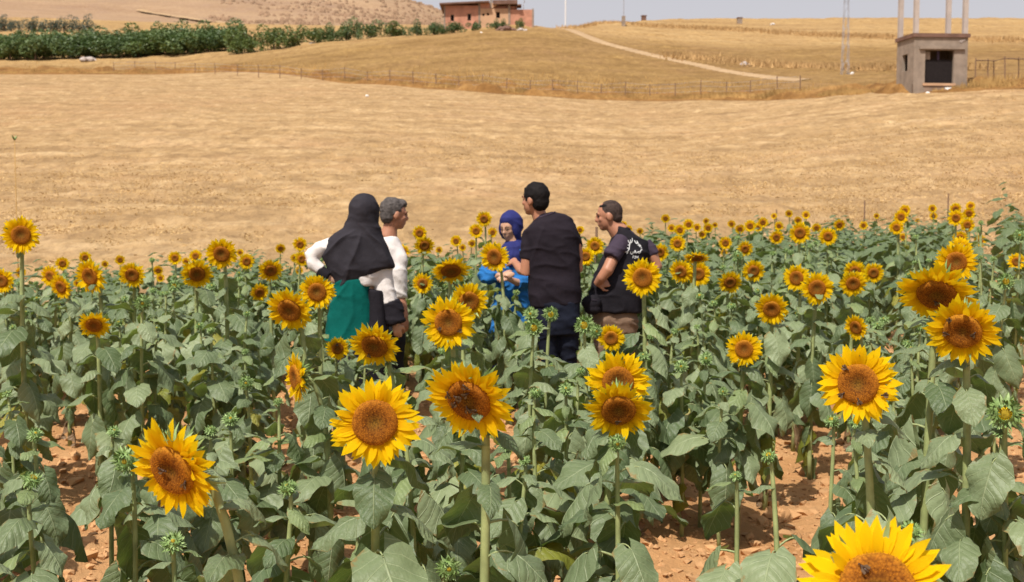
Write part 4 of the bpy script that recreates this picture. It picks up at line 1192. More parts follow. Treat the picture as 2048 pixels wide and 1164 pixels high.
class Fig:
    def __init__(s, label, px, Y0, group='people standing among the sunflowers'):
        s.Y0 = Y0
        x = P(px, 700, Y0).x
        s.gz = Hs(x, Y0)
        s.root = empty('person', (x, Y0, s.gz), label, 'person', group)
        s.body = MB()
    def q(s, px, py, dy=0.0):
        v = P(px, py, s.Y0); v.y += dy; return v
    def ring(s, xl, yl, xr, yr, dep, dy=0.0, n=24, e=0.8):
        a, b = s.q(xl, yl, dy), s.q(xr, yr, dy)
        c = (a + b) / 2; h = (b - a) / 2
        out = []
        for k in range(n):
            t = 2 * math.pi * k / n
            ct, st_ = math.cos(t), math.sin(t)
            f = lambda v: math.copysign(abs(v) ** e, v)
            out.append(c + h * f(ct) + Vector((0, dep * f(st_), 0)))
        return out
    def loft(s, mb, rows, dy=0.0, **k):
        rr = [s.ring(*r[:5], dy + (r[5] if len(r) > 5 else 0), **k) for r in rows]
        mb.rings(rr)
    def head(s, mb, c, f, sc=1.0, female=False):
        """c centre of skull, f direction faced"""
        f = Vector(f).normalized(); r = Vector((f.y, -f.x, 0)).normalized(); u = r.cross(f).normalized()
        M = Matrix((r, f, u)).transposed() * sc
        s.HM = (M, Vector(c))
        def B(p, rad): mb.ball(Vector(c) + M @ Vector(p), rad, 16, 10, M)
        B((0, -0.012, 0.02), (0.077, 0.097, 0.098)); B((0, 0.022, -0.035), (0.062, 0.070, 0.080))
        B((0, 0.052, -0.088), (0.032, 0.034, 0.026)); B((0, 0.030, -0.072), (0.050, 0.052, 0.036))
        B((0, 0.097, -0.022), (0.013, 0.019, 0.020)); B((0, 0.090, 0.004), (0.009, 0.014, 0.026)); B((0, 0.084, -0.057), (0.024, 0.014, 0.009)); B((0, 0.084, -0.068), (0.020, 0.012, 0.008))
        if not female: B((0.026, 0.079, 0.022), (0.022, 0.012, 0.009)); B((-0.026, 0.079, 0.022), (0.022, 0.012, 0.009))
        else: B((0, 0.045, 0.02), (0.060, 0.044, 0.05)); B((0.026, 0.072, 0.002), (0.02, 0.012, 0.014)); B((-0.026, 0.072, 0.002), (0.02, 0.012, 0.014))
        B((0.036, 0.062, -0.022), (0.022, 0.020, 0.02)); B((-0.036, 0.062, -0.022), (0.022, 0.020, 0.02))
        if not female:
            for e in (-1, 1): B((0.079 * e, -0.008, -0.012), (0.011, 0.022, 0.034))
    def face(s, brow=True):
        M, c = s.HM; base = s.root.location
        m = MB()
        for e in (-1, 1):
            m = MB(); m.ball(c + M @ Vector((0.029 * e, 0.079, 0.004)) - base, (0.009, 0.005, 0.0045), 8, 5, M); link('eye', m.mesh('eye', M_EYE, True), s.root)
            m = MB(); m.tube([c + M @ Vector((x * e, y, z)) - base for x, y, z in ((0.012, 0.092, 0.025), (0.03, 0.090, 0.031), (0.047, 0.078, 0.024))], [0.003, 0.004, 0.002], 5); link('eyebrow', m.mesh('eyebrow', M_HAIR, True), s.root)
    def hand(s, mb, w, d, nrm, side=1, curl=0.4, sc=1.0):
        """w wrist, d direction of fingers, nrm back-of-hand normal"""
        d = Vector(d).normalized(); n = Vector(nrm); n = (n - d * n.dot(d)).normalized(); b = d.cross(n) * side
        w = Vector(w)
        M = Matrix((b, d, n)).transposed() * sc
        mb.ball(w + d * 0.045 * sc, (0.040, 0.055, 0.016), 12, 8, M)
        for i, (off, L) in enumerate(((-0.030, 0.075), (-0.010, 0.084), (0.010, 0.078), (0.029, 0.062))):
            p = w + (d * 0.082 + b * off) * sc; pts = [p - d * 0.03 * sc, p]; a = 0.08 + 0.05 * i
            for k in range(3):
                a += curl * (0.7 + 0.15 * i)
                pts.append(pts[-1] + (d * math.cos(a) - n * math.sin(a)) * L / 3 * sc)
            mb.tube(pts, [0.0095 * sc] * 3 + [0.0085 * sc, 0.007 * sc], 7)
        p = w + (d * 0.03 - b * 0.030) * sc
        mb.tube([p, p + (d * 0.022 - b * 0.026 - n * 0.008) * sc, p + (d * 0.048 - b * 0.034 - n * 0.018) * sc, p + (d * 0.068 - b * 0.030 - n * 0.024) * sc], [0.013 * sc, 0.0115 * sc, 0.010 * sc, 0.008 * sc], 7)
    def legs(s, mb, hipL, hipR, fl, fr, r0=0.088, r1=0.05, knee=0.0):
        for h, f in ((hipL, fl), (hipR, fr)):
            h = Vector(h); f = Vector(f); k = h.lerp(f, 0.48) + Vector((0, knee, 0))
            mb.tube([h, h.lerp(k, 0.5), k, k.lerp(f, 0.35), f], [r0, r0 * 0.86, r0 * 0.68, r0 * 0.66, r1], 14)
    def shoe(s, f, d):
        d = Vector((d[0], d[1], 0)).normalized(); f = Vector(f); f.z = Hs(f.x, f.y) + 0.05
        m = MB(); M = Matrix((Vector((-d.y, d.x, 0)), d, Vector((0, 0, 1)))).transposed()
        m.ball(f + d * 0.02, (0.045, 0.10, 0.05), 12, 8, M); m.ball(f + d * 0.10 - Vector((0, 0, 0.012)), (0.047, 0.085, 0.036), 12, 8, M); m.ball(f - d * 0.04 + Vector((0, 0, .02)), (0.042, 0.05, 0.06), 12, 8, M)
        sculpt('shoe', m, M_SHOE, s.root, 0.012, 2)
    def foot(s, px, dy=0.0):
        v = s.q(px, 800, dy); v.z = Hs(v.x, v.y) + 0.09; return v

# --- man in the dark T-shirt, back to us
f = Fig('tall man with short black hair, dark T-shirt and dark jeans, his back turned', 1112, 9.6)
q = f.q; b = f.body
hc = q(1069, 399); f.head(b, hc, (-0.80, 0.55, -0.06), 1.06)
b.tube([hc + Vector((0.02, 0, -0.03)), q(1078, 430), q(1088, 446)], [0.058, 0.058, 0.075], 14)
f.loft(b, [(1075, 620, 1150, 620, .11), (1070, 560, 1145, 560, .10), (1068, 480, 1140, 480, .10), (1076, 448, 1112, 448, .06)])
b.tube([q(1064, 466), q(1055, 505, -.03), q(1051, 545, -.04), q(1043, 541, .06), q(1030, 528, .22)], [.045, .049, .045, .043, .028], 12)
f.hand(b, q(1030, 528, .22), (-.3, .9, .2), (-.5, 0, .8), 1)
b.tube([q(1146, 466, .02), q(1155, 505, .04), q(1156, 540, .05), q(1150, 540, .16), q(1135, 520, .30)], [.05, .046, .042, .04, .028], 12)
f.hand(b, q(1135, 520, .30), (-.3, .9, .2), (.5, 0, .8), -1)
fl, fr = f.foot(1106), f.foot(1138, .05)
f.legs(b, q(1092, 630), q(1138, 630), fl, fr, .08, .045)
sculpt('body', b, M_SKIN, f.root, 0.008, 3)
f.face()
m = MB(); M3, c = f.HM
m.ball(c + M3 @ Vector((0, -0.022, 0.036)), (0.088, 0.106, 0.098), 18, 12, M3); m.ball(c + M3 @ Vector((0, -0.05, -0.022)), (0.076, 0.068, 0.07), 16, 10, M3); m.ball(c + M3 @ Vector((0, 0.028, 0.075)), (0.062, 0.052, 0.036), 16, 10, M3)
sculpt('hair', m, M_HAIR, f.root, 0.010, 2, 0.006, (25, 25), 3)
m = MB()
f.loft(m, [(1060, 614, 1163, 606, .125), (1057, 585, 1163, 580, .13), (1056, 550, 1160, 545, .125), (1054, 515, 1159, 510, .13), (1051, 490, 1159, 482, .135), (1049, 474, 1157, 463, .13), (1050, 462, 1152, 448, .118), (1058, 450, 1142, 436, .10), (1068, 440, 1128, 429, .08), (1074, 432, 1104, 424, .062)])
m.tube([q(1063, 464), q(1055, 490, -.02), q(1052, 519, -.03)], [.058, .060, .058], 14)
m.tube([q(1140, 452, .02), q(1149, 480, .04), q(1152, 510, .08)], [.056, .056, .054], 14)
sculpt('t_shirt', m, M_TEE, f.root, 0.009, 2, 0.012, (5, 5), 11, (q(1092, 428), 4.0, 0.012))
m = MB(); m.tube([f.ring(1070, 437, 1110, 424, .074)[k] for k in list(range(24)) + [0]], [.008] * 25, 6); sculpt('collar', m, M_TEE2, f.root, 0.007, 2)
m = MB(); f.loft(m, [(1070, 668, 1160, 668, .115), (1064, 640, 1162, 640, .13), (1064, 600, 1160, 600, .125)])
f.legs(m, q(1093, 645), q(1138, 645), fl, fr, .098, .068)
sculpt('jeans', m, M_JEANS, f.root, 0.012, 3, 0.014, (7, 8), 5)
f.shoe(fl, (-.3, 1)); f.shoe(fr, (.2, 1))

# --- man in the black vest
f = Fig('man in a black vest with white lettering on the back, hand on his hip', 1230, 9.95)
q = f.q; b = f.body
hc = q(1217, 431); f.head(b, hc, (-0.97, 0.12, -0.16), 1.04)
b.tube([hc + Vector((0.02, 0, -0.02)), q(1226, 450), q(1240, 466)], [.062, .066, .085], 14)
f.loft(b, [(1185, 625, 1265, 625, .12), (1195, 560, 1280, 560, .11), (1215, 500, 1290, 500, .11), (1228, 468, 1262, 468, .07)])
b.tube([q(1240, 486, -.06), q(1224, 512, -.15), q(1211, 538, -.20), q(1199, 553, -.19), q(1190, 566, -.15)], [.045, .05, .050, .040, .028], 14)
f.hand(b, q(1190, 565, -.15), (0.85, 0.0, .10), (0.0, -1, .35), -1, 0.12)
b.tube([q(1290, 492, .02), q(1304, 512, .0), q(1314, 532, 0), q(1300, 552, -.04), q(1282, 572, -.08)], [.056, .054, .047, .04, .028], 14)
f.hand(b, q(1282, 572, -.08), (-.8, -.1, .0), (0, -1, .3), 1, 0.15)
fl, fr = f.foot(1206), f.foot(1252, .05)
f.legs(b, q(1205, 640), q(1250, 640), fl, fr, .085, .045)
sculpt('body', b, M_SKIN, f.root, 0.008, 3)
f.face()
m = MB(); M3, c = f.HM
m.ball(c + M3 @ Vector((0, -0.022, 0.028)), (0.0805, 0.098, 0.094), 18, 12, M3); m.ball(c + M3 @ Vector((0, -0.055, -0.02)), (0.070, 0.056, 0.06), 16, 10, M3)
sculpt('cropped_hair', m, M_SHORT, f.root, 0.009, 2)
m = MB(); m.ball(c + M3 @ Vector((0, -0.004, 0.070)), (0.066, 0.074, 0.036), 16, 10, M3)
sculpt('hair', m, M_HAIR, f.root, 0.008, 2, 0.006, (25, 25), 3)
m = MB()
m.tube([q(1244, 480, -.07), q(1231, 496, -.13), q(1218, 514, -.175)], [.080, .078, .074], 14)
m.tube([q(1288, 486, .02), q(1298, 500, .01), q(1306, 512, .0)], [.066, .066, .062], 14)
f.loft(m, [(1215, 520, 1290, 520, .12), (1222, 490, 1290, 490, .12), (1230, 456, 1258, 456, .07)])
sculpt('t_shirt', m, M_TEE2, f.root, 0.011, 3, 0.010, (8, 8), 9)
m = MB()
f.loft(m, [(1172, 622, 1284, 624, .16), (1174, 596, 1288, 600, .165), (1184, 560, 1291, 565, .16), (1198, 525, 1295, 530, .15), (1212, 498, 1300, 505, .145), (1222, 478, 1296, 486, .135), (1228, 464, 1275, 470, .11), (1232, 452, 1258, 455, .08)])
sculpt('vest', m, M_BLACK, f.root, 0.011, 3, 0.016, (6, 5), 21)
vest = f.root.children[-1]
m = MB(); m.tube([f.ring(1230, 454, 1259, 458, .074)[k] for k in list(range(24)) + [0]], [.011] * 25, 6); sculpt('collar', m, M_BLACK, f.root, 0.008, 2)
m = MB(); f.loft(m, [(1186, 665, 1276, 665, .125), (1182, 640, 1276, 640, .135), (1184, 612, 1272, 612, .13)])
f.legs(m, q(1206, 645), q(1252, 645), fl, fr, .105, .078)
sculpt('trousers', m, M_BROWN, f.root, 0.012, 3, 0.016, (7, 8), 5)
f.shoe(fl, (-1, .3)); f.shoe(fr, (-1, .5))
# lettering on the back of the vest: short raised strokes laid on the cloth, one piece per mark
bm_ = bmesh.new(); bm_.from_mesh(vest.data); tree = BVHTree.FromBMesh(bm_); bm_.free()
def stroke(pts, w=26):
    pix = [(1235 + x / 16.63, 460 + y / 16.63) for x, y in pts]
    L = []
    for i in range(len(pix) - 1):
        for k in range(3): L.append((pix[i][0] * (1 - k / 3) + pix[i + 1][0] * k / 3, pix[i][1] * (1 - k / 3) + pix[i + 1][1] * k / 3))
    L.append(pix[-1])
    o3 = []
    for a_, b_ in L:
        d_ = (P(a_, b_, 9.0) - Vector((0, 0, CAM_Z))).normalized(); o_ = Vector((0, 0, CAM_Z)) - f.root.location
        h_ = tree.ray_cast(o_, d_)
        if h_[0] is None: return
        o3.append((h_[0], h_[1]))
    hw = w / 16.63 * 9.9 / FPX / 2
    vs = []
    for i, (p, n_) in enumerate(o3):
        t_ = (o3[min(i + 1, len(o3) - 1)][0] - o3[max(0, i - 1)][0]).normalized(); s_ = t_.cross(n_).normalized() * hw
        for sgn, lift in ((-1, 0.001), (-1, 0.004), (1, 0.004), (1, 0.001)): vs.append(p + s_ * sgn + n_ * lift)
    fs = [(i * 4 + k, i * 4 + k + 1, i * 4 + k + 5, i * 4 + k + 4) for i in range(len(o3) - 1) for k in range(3)]
    m = MB(); m.add(vs, fs); link('letter_stroke', m.mesh('letter_stroke', M_LETTER), f.root)
for pts in ([(350, 335), (370, 400), (405, 450)], [(425, 320), (430, 390), (405, 450)], [(490, 270), (488, 340), (470, 410), (420, 440)], [(405, 450), (400, 520), (395, 560)], [(330, 495), (400, 515)],
            [(395, 560), (385, 640), (345, 710)], [(315, 600), (385, 620)], [(245, 700), (300, 735), (345, 710)], [(345, 735), (310, 785)], [(250, 735), (290, 720)],
            [(560, 345), (590, 410), (640, 465)], [(640, 465), (655, 400), (640, 365)], [(655, 400), (690, 460)], [(670, 520), (710, 470), (760, 550)], [(710, 510), (750, 570)], [(760, 500), (770, 550)], [(785, 570), (795, 620)],
            [(435, 710), (435, 770), (465, 805), (505, 785), (520, 715)], [(550, 765), (585, 680), (620, 770)], [(560, 735), (610, 740)], [(620, 770), (650, 740), (690, 750)], [(670, 710), (710, 775), (755, 740), (765, 690)], [(765, 690), (815, 655)], [(690, 720), (740, 730)],
            [(510, 860), (515, 940)], [(510, 862), (545, 862)], [(510, 900), (540, 900)], [(565, 875), (595, 865), (600, 895), (565, 940), (610, 940)], [(635, 940), (635, 865), (680, 935), (685, 862)]):
    stroke(pts, 24 if pts[0][1] < 820 else 17)
m = MB(); m.box(-.085, .085, -.04, .04, -.06, .06, Matrix.Translation(q(1180, 604, -.17)) @ Matrix.Rotation(-.3, 4, 'Y')); bag = empty('belt_bag', q(1180, 604, -.17), 'black belt bag hanging at the waist of the man in the vest', 'bag')
m2 = MB(); m2.ball(q(1180, 602, -.165), (.085, .05, .068), 14, 10); m2.ball(q(1182, 614, -.16), (.07, .05, .05), 14, 10)
sculpt('pouch', m2, M_BLACK, bag, 0.01, 2, 0.006, (12, 12), 4)
m2 = MB(); m2.tube([q(1172, 596, -.205), q(1180, 594, -.222), q(1190, 596, -.215)], .004, 5); sculpt('zip_flap', m2, M_TEE2, bag, 0.005, 1)

# --- woman in the black headscarf
f = Fig('woman in a long black headscarf and teal tunic seen from behind', 715, 9.2)
q = f.q; b = f.body
hc = q(728, 424); f.head(b, hc, (0.5, 0.85, -0.05), 0.98, True)
b.tube([hc, q(724, 450), q(722, 468)], [.05, .05, .07], 12)
f.loft(b, [(670, 640, 745, 640, .12), (680, 570, 750, 570, .09), (685, 490, 765, 490, .09), (705, 462, 740, 462, .05)])
b.tube([q(680, 486), q(640, 502, -.02), q(620, 520, -.03), q(640, 540, -.05), q(660, 553, -.07)], [.045, .042, .038, .034, .026], 12)
f.hand(b, q(660, 553, -.07), (.8, .2, -.3), (0, -1, .2), 1, 0.3, .92)
b.tube([q(765, 492), q(770, 540), q(768, 580), q(780, 615), q(792, 646, -.02)], [.045, .042, .04, .036, .026], 12)
f.hand(b, q(792, 644, -.02), (.15, .1, -1), (.2, -1, 0), 1, 0.35, .92)
fl, fr = f.foot(702), f.foot(740, .05)
f.legs(b, q(695, 640), q(730, 640), fl, fr, .085, .04)
sculpt('body', b, M_SKINL, f.root, 0.008, 3)
m = MB()
m.ball(q(727, 420), (.117, .138, .132), 20, 14); m.ball(q(726, 433), (.108, .13, .12), 20, 14)
f.loft(m, [(697, 428, 757, 430, .125), (694, 441, 757, 446, .12), (685, 455, 762, 461, .122), (666, 465, 768, 476, .132), (651, 478, 775, 490, .145), (647, 498, 781, 506, .155), (648, 520, 787, 521, .16), (655, 545, 788, 532, .155), (667, 566, 768, 541, .14), (680, 581, 722, 560, .12)], n=30, e=0.9)
sculpt('headscarf', m, M_SCARF, f.root, 0.008, 3, 0.010, (7, 4), 33, (q(726, 446), 4.5, 0.026))
m = MB()
m.tube([q(676, 486), q(645, 497, -.02), q(624, 512, -.03), q(631, 529, -.045), q(647, 540, -.055)], [.064, .066, .062, .058, .048], 16)
m.tube([q(764, 505), q(766, 540), q(768, 580), q(775, 606)], [.060, .070, .082, .086], 16)
f.loft(m, [(680, 560, 756, 572, .12), (668, 530, 770, 530, .13), (672, 490, 768, 490, .12)])
sculpt('blouse', m, M_WHITE, f.root, 0.011, 3, 0.013, (10, 6), 7)
m = MB(); m.tube([q(640, 541, -.052), q(662, 552, -.068)], [.052, .042], 14); sculpt('cuff', m, M_BLACK, f.root, 0.010, 2)
m = MB(); m.tube([q(776, 604), q(784, 625), q(792, 648, -.01)], [.090, .094, .078], 16); sculpt('cuff', m, M_BLACK, f.root, 0.010, 2, 0.012, (8, 8), 3)
m = MB(); f.loft(m, [(650, 700, 752, 700, .16), (650, 665, 752, 665, .155), (654, 632, 750, 630, .148), (664, 598, 744, 595, .138), (672, 556, 744, 552, .135)])
sculpt('tunic', m, M_TEAL, f.root, 0.012, 2, 0.010, (7, 3), 8, (q(708, 540), 7.0, 0.014))
m = MB(); f.loft(m, [(672, 822, 782, 822, .18), (676, 780, 778, 780, .175), (668, 730, 765, 730, .165), (664, 700, 764, 700, .15), (736, 672, 778, 668, .135), (736, 575, 772, 580, .12)])
sculpt('skirt', m, M_BLACK, f.root, 0.013, 3, 0.022, (8, 2), 9)
f.shoe(fl, (.3, 1)); f.shoe(fr, (.3, 1))

# --- grey-haired man
f = Fig('grey-haired man in a white shirt standing behind the woman in the black headscarf', 780, 9.9)
q = f.q; b = f.body
hc = q(790, 428); f.head(b, hc, (0.90, 0.35, -0.14), 1.05)
b.tube([hc + Vector((-.02, 0, -.03)), q(780, 456), q(776, 474)], [.06, .06, .08], 14)
f.loft(b, [(750, 620, 800, 620, .11), (748, 500, 800, 500, .11), (762, 472, 792, 472, .06)])
b.tube([q(788, 500, -.03), q(799, 545, -.08), q(801, 590, -.08), q(808, 615, -.10), q(813, 634, -.12)], [.042, .046, .044, .040, .028], 14)
f.hand(b, q(813, 632, -.12), (-.02, -.1, -1), (.6, -.8, 0), -1, 0.3)
b.tube([q(750, 500, .1), q(745, 560, .15), q(760, 600, .25)], [.05, .045, .03], 12)
fl, fr = f.foot(766), f.foot(792, .08)
f.legs(b, q(762, 630), q(790, 630), fl, fr, .085, .045)
sculpt('body', b, M_SKIN, f.root, 0.008, 3)
f.face()
m = MB(); M3, c = f.HM
m.ball(c + M3 @ Vector((0, -0.030, 0.036)), (0.087, 0.098, 0.096), 18, 12, M3); m.ball(c + M3 @ Vector((0, -0.06, -0.02)), (0.074, 0.06, 0.07), 16, 10, M3); m.ball(c + M3 @ Vector((0, 0.035, 0.088)), (0.062, 0.052, 0.034), 16, 10, M3)
sculpt('hair', m, M_HAIRG, f.root, 0.009, 2, 0.008, (30, 30), 3)
m = MB()
f.loft(m, [(744, 622, 808, 622, .135), (742, 570, 809, 570, .14), (742, 520, 808, 520, .14), (744, 496, 805, 496, .13), (756, 480, 800, 481, .10), (768, 470, 796, 473, .075)])
m.tube([q(788, 492, -.03), q(798, 515, -.06), q(799, 545, -.08), q(800, 594, -.08)], [.066, .070, .068, .062], 14)
m.tube([q(752, 500, .1), q(746, 560, .15)], [.065, .06], 14)
sculpt('shirt', m, M_WHITE, f.root, 0.011, 3, 0.016, (8, 6), 17)
m = MB(); f.loft(m, [(748, 665, 806, 665, .12), (746, 610, 807, 610, .13)]); f.legs(m, q(762, 640), q(790, 640), fl, fr, .10, .07)
sculpt('trousers', m, M_DKTR, f.root, 0.012, 3, 0.012, (7, 8), 5)
f.shoe(fl, (1, .3)); f.shoe(fr, (1, .3))

# --- woman in blue
f = Fig('woman in a navy headscarf and bright blue jacket leaning over a sunflower', 1022, 10.8)
q = f.q; b = f.body
hc = q(1019, 454); f.head(b, hc, (-0.52, -0.80, -0.30), 1.0, True)
b.tube([hc, q(1026, 482), q(1028, 496)], [.05, .05, .07], 12)
f.loft(b, [(995, 640, 1050, 640, .12), (1000, 570, 1050, 570, .1), (1000, 510, 1054, 510, .09), (1012, 488, 1042, 488, .05)])
b.tube([q(1000, 512), q(980, 535, -.04), q(968, 551, -.06), q(986, 552, -.16), q(1003, 546, -.25)], [.042, .04, .038, .034, .025], 12)
f.hand(b, q(1003, 546, -.25), (.5, -.5, .15), (-.2, -.6, .8), 1, 0.5, .9)
b.tube([q(1054, 515), q(1056, 545, -.04), q(1050, 566, -.08), q(1034, 562, -.18), q(1020, 555, -.25)], [.042, .04, .038, .034, .025], 12)
f.hand(b, q(1020, 555, -.25), (-.5, -.5, .15), (.2, -.6, .8), -1, 0.5, .9)
fl, fr = f.foot(1008), f.foot(1040, .05)
f.legs(b, q(1008, 640), q(1040, 640), fl, fr, .085, .04)
sculpt('body', b, M_SKINL, f.root, 0.008, 3)
f.face()
M3, c = f.HM
m = MB(); m.ball(c + M3 @ Vector((0, 0.082, -0.061)), (0.021, 0.012, 0.008), 10, 6, M3)
m = MB()
m.ball(c + M3 @ Vector((0, -0.04, 0.015)), (0.108, 0.112, 0.128), 20, 14, M3)
m.ball(c + M3 @ Vector((0, -0.02, 0.075)), (0.082, 0.096, 0.068), 20, 14, M3)
m.ball(c + M3 @ Vector((0, -0.035, -0.125)), (0.08, 0.075, 0.055), 20, 14, M3)
for e in (-1, 1): m.ball(c + M3 @ Vector((0.072 * e, -0.005, -0.03)), (0.032, 0.06, 0.095), 14, 10, M3)
f.loft(m, [(1010, 482, 1044, 480, .075, .02), (1003, 492, 1050, 489, .115, -.0), (1000, 512, 1052, 506, .14, -.02), (1008, 534, 1046, 526, .13, -.03)], n=28, e=0.95)
sculpt('headscarf', m, M_NAVY, f.root, 0.009, 2, 0.008, (9, 8), 13, (q(1024, 470), 5.0, 0.014))
m = MB()
f.loft(m, [(980, 668, 1062, 668, .16), (984, 620, 1060, 620, .15), (990, 570, 1060, 570, .14), (990, 530, 1062, 530, .14), (992, 506, 1062, 504, .12), (1008, 490, 1046, 488, .08)])
m.tube([q(1000, 512), q(978, 534, -.04), q(968, 550, -.07), q(984, 553, -.15), q(996, 549, -.21)], [.062, .070, .072, .062, .048], 16)
m.tube([q(1054, 512), q(1058, 545, -.04), q(1050, 567, -.08), q(1034, 563, -.17)], [.06, .064, .066, .055], 16)
sculpt('jacket', m, M_BLUE, f.root, 0.010, 2, 0.026, (8, 7), 27)
m = MB(); f.loft(m, [(984, 800, 1064, 800, .17), (984, 720, 1062, 720, .16), (990, 640, 1056, 640, .14)]); sculpt('skirt', m, M_NAVY, f.root, 0.013, 3, 0.02, (8, 2), 9)
f.shoe(fl, (-.3, -1)); f.shoe(fr, (-.3, -1))
# ------------------------------------------------------------------ bees
M_BEE = simple('bee_body', (0.05, 0.022, 0.01), 0.5, 0.4, 0.4, 300)
M_WING = simple('bee_wing', (0.10, 0.06, 0.03), 0.3, 0.5)
bm1 = MB(); bm1.ball((0, 0, .0035), (.0032, .0045, .0032), 8, 6); bm1.ball((0, -.0075, .003), (.0034, .0065, .0031), 8, 6); bm1.ball((0, .006, .003), (.0024, .0022, .0022), 8, 6)
ME_BEE = bm1.mesh('bee_body', M_BEE, True)
w1 = MB(); w1.add([(0, 0, 0), (.006, -.004, .0015), (.007, -.011, .001), (.003, -.012, .0005), (0, 0, .0006), (.006, -.004, .0021), (.007, -.011, .0016), (.003, -.012, .0011)], [(0, 1, 2, 3), (7, 6, 5, 4), (0, 4, 5, 1), (1, 5, 6, 2), (2, 6, 7, 3)])
ME_WING = w1.mesh('wing', M_WING)
def bee(px, py, k, label):
    # find the flower under the pixel
    best = None
    for (s, p, r) in SPECS:
        if s['kind'] == 'flower':
            d = math.hypot(s['x'] - px, s['y'] - py)
            if best is None or d / s['d'] < best[0]: best = (d / s['d'], s, p, r)
    _, s, p, r = best
    tc = Vector((-p.x, -p.y, 0)).normalized(); rt = Vector((-tc.y, tc.x, 0)); rt = -rt if rt.x < 0 else rt
    yw, pt = R(s['yaw']), R(s['pitch'])
    n = (tc * math.cos(yw) + rt * math.sin(yw)) * math.cos(pt) + Vector((0, 0, -math.sin(pt)))
    o = Vector((0, 0, CAM_Z)); d = (P(px, py, 3.0) - o).normalized()
    rr_ = 0
    for _ in range(3):
        c = p + n * r * (0.11 if rr_ < 0.5 else 0.05)
        h = o + d * ((c - o).dot(n) / d.dot(n)); rr_ = (h - p).length / r
    root = empty('bee', h, label, 'bee', 'bees feeding on the sunflower discs')
    M = frame(n, roll=k * 1.3); M.translation = h; root.matrix_world = M @ Matrix.Scale(1.15, 4)
    link('bee_body', ME_BEE, root)
    a = link('wing', ME_WING, root, (0.001, .001, .006)); b_ = link('wing', ME_WING, root, (-0.001, .001, .006), None, (-1, 1, 1))
BEES = [(897, 787, 'bee at the outer rim of the many-bee sunflower disc'), (914, 793, 'bee second from the rim on the many-bee sunflower disc'), (908, 810, 'lowest outer bee on the many-bee sunflower disc'), (935, 775, 'uppermost bee on the many-bee sunflower disc'), (934, 787, 'bee just under the uppermost one on the many-bee disc'), (936, 816, 'bee low in the middle of the many-bee disc'), (945, 819, 'bee beside the low middle one on the many-bee disc'), (918, 800, 'bee half-way down the many-bee disc'),
        (1693, 737, 'bee high on the disc with the greenish centre'), (1685, 788, 'bee low on the disc with the greenish centre'), (1718, 801, 'bee on the bottom rim of the disc with the greenish centre'), (1768, 790, 'bee near the far rim of the disc with the greenish centre'),
        (1898, 642, 'uppermost bee on the flower below the bowed one'), (1894, 667, 'bee at the disc side of the flower below the bowed one'), (1948, 667, 'bee across the disc from two others, below the bowed flower'),
        (1871, 603, 'bee deep in the bowed wide sunflower'), (918, 662, 'bee on the lower rim of the round flower before the teal tunic'), (880, 660, 'bee at the lower petals of the round flower before the teal tunic'),
        (329, 940, 'bee at the disc edge of the big drooping sunflower'), (372, 966, 'bee low on the disc of the big drooping sunflower'), (1724, 1134, 'bee on the huge cut off sunflower'), (672, 690, 'bee on the small sunflower beside the nodding one'), (740, 712, 'bee on the nodding sunflower below the teal tunic'), (1238, 842, 'bee hanging at the disc bottom of the flower bending down')]
for k, (x, y, l) in enumerate(BEES): bee(x, y, k, l)

# ------------------------------------------------------------------ brick house on the knoll
def fm(name, col, **k): return simple(name, col, **k)
M_BRICK = simple('red_block', (0.46, 0.225, 0.15), 0.9, 0.1, 0.22, 1.2, 0.4, 0.03)
M_RENDER = simple('tan_render', (0.50, 0.31, 0.19), 0.9, 0.1, 0.12, 0.8, 0.3, 0.02)
M_CONC = simple('grey_concrete', (0.27, 0.215, 0.17), 0.9, 0.1, 0.2, 2.0, 0.4, 0.02)
M_CONCD = simple('weathered_slab', (0.17, 0.10, 0.075), 0.9, 0.1, 0.25, 1.5)
M_CONCS = simple('stained_concrete', (0.28, 0.20, 0.15), 0.9, 0.1, 0.3, 1.2, 0.4, 0.02)
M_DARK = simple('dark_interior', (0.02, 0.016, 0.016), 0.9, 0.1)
M_METAL = simple('grey_metal', (0.32, 0.32, 0.35), 0.6, 0.4, 0.15, 6)
M_PALE = simple('pale_render', (0.42, 0.36, 0.32), 0.9, 0.1, 0.12, 2)
M_RUST = simple('rusty_iron', (0.21, 0.13, 0.085), 0.9, 0.1, 0.3, 6)
M_SACK = simple('white_plastic', (0.75, 0.73, 0.70), 0.7, 0.3, 0.08, 4)
def wall_holes(m, x0, x1, y0, y1, z0, z1, holes, M=None):
    """wall in the local xz plane, thickness y0..y1, with rectangular holes"""
    xs_ = sorted({x0, x1, *[h[0] for h in holes], *[h[1] for h in holes]}); zs_ = sorted({z0, z1, *[h[2] for h in holes], *[h[3] for h in holes]})
    for a, b_ in zip(xs_, xs_[1:]):
        for c, d in zip(zs_, zs_[1:]):
            if any(h[0] <= (a + b_) / 2 <= h[1] and h[2] <= (c + d) / 2 <= h[3] for h in holes): continue
            m.box(a, b_, y0, y1, c, d, M)
YH = 166.0; K = YH / FPX
hx = lambda px: (px - 977) * K
bz = zof(52, YH)
hz = lambda py: zof(py, YH) - bz
house = empty('brick_house', (P(977, 52, YH).x, YH, bz), 'unfinished red brick house with flat slab roofs on top of the knoll', 'house')
def hp(name, mat, fn):
    m = MB(); fn(m); return link(name, m.mesh(name, mat), house)
Hh = hz
gnd = hz(66)
w1_ = hp('wall', M_BRICK, lambda m: (wall_holes(m, hx(890), hx(957), 0, .25, gnd, hz(11), [(hx(902), hx(909.5), hz(42), hz(29)), (hx(935.5), hx(943), hz(41), hz(27))]), m.box(hx(890), hx(890) + .25, .25, 7, gnd, hz(11)), m.box(hx(890), hx(957), 7, 7.25, gnd, hz(11))))
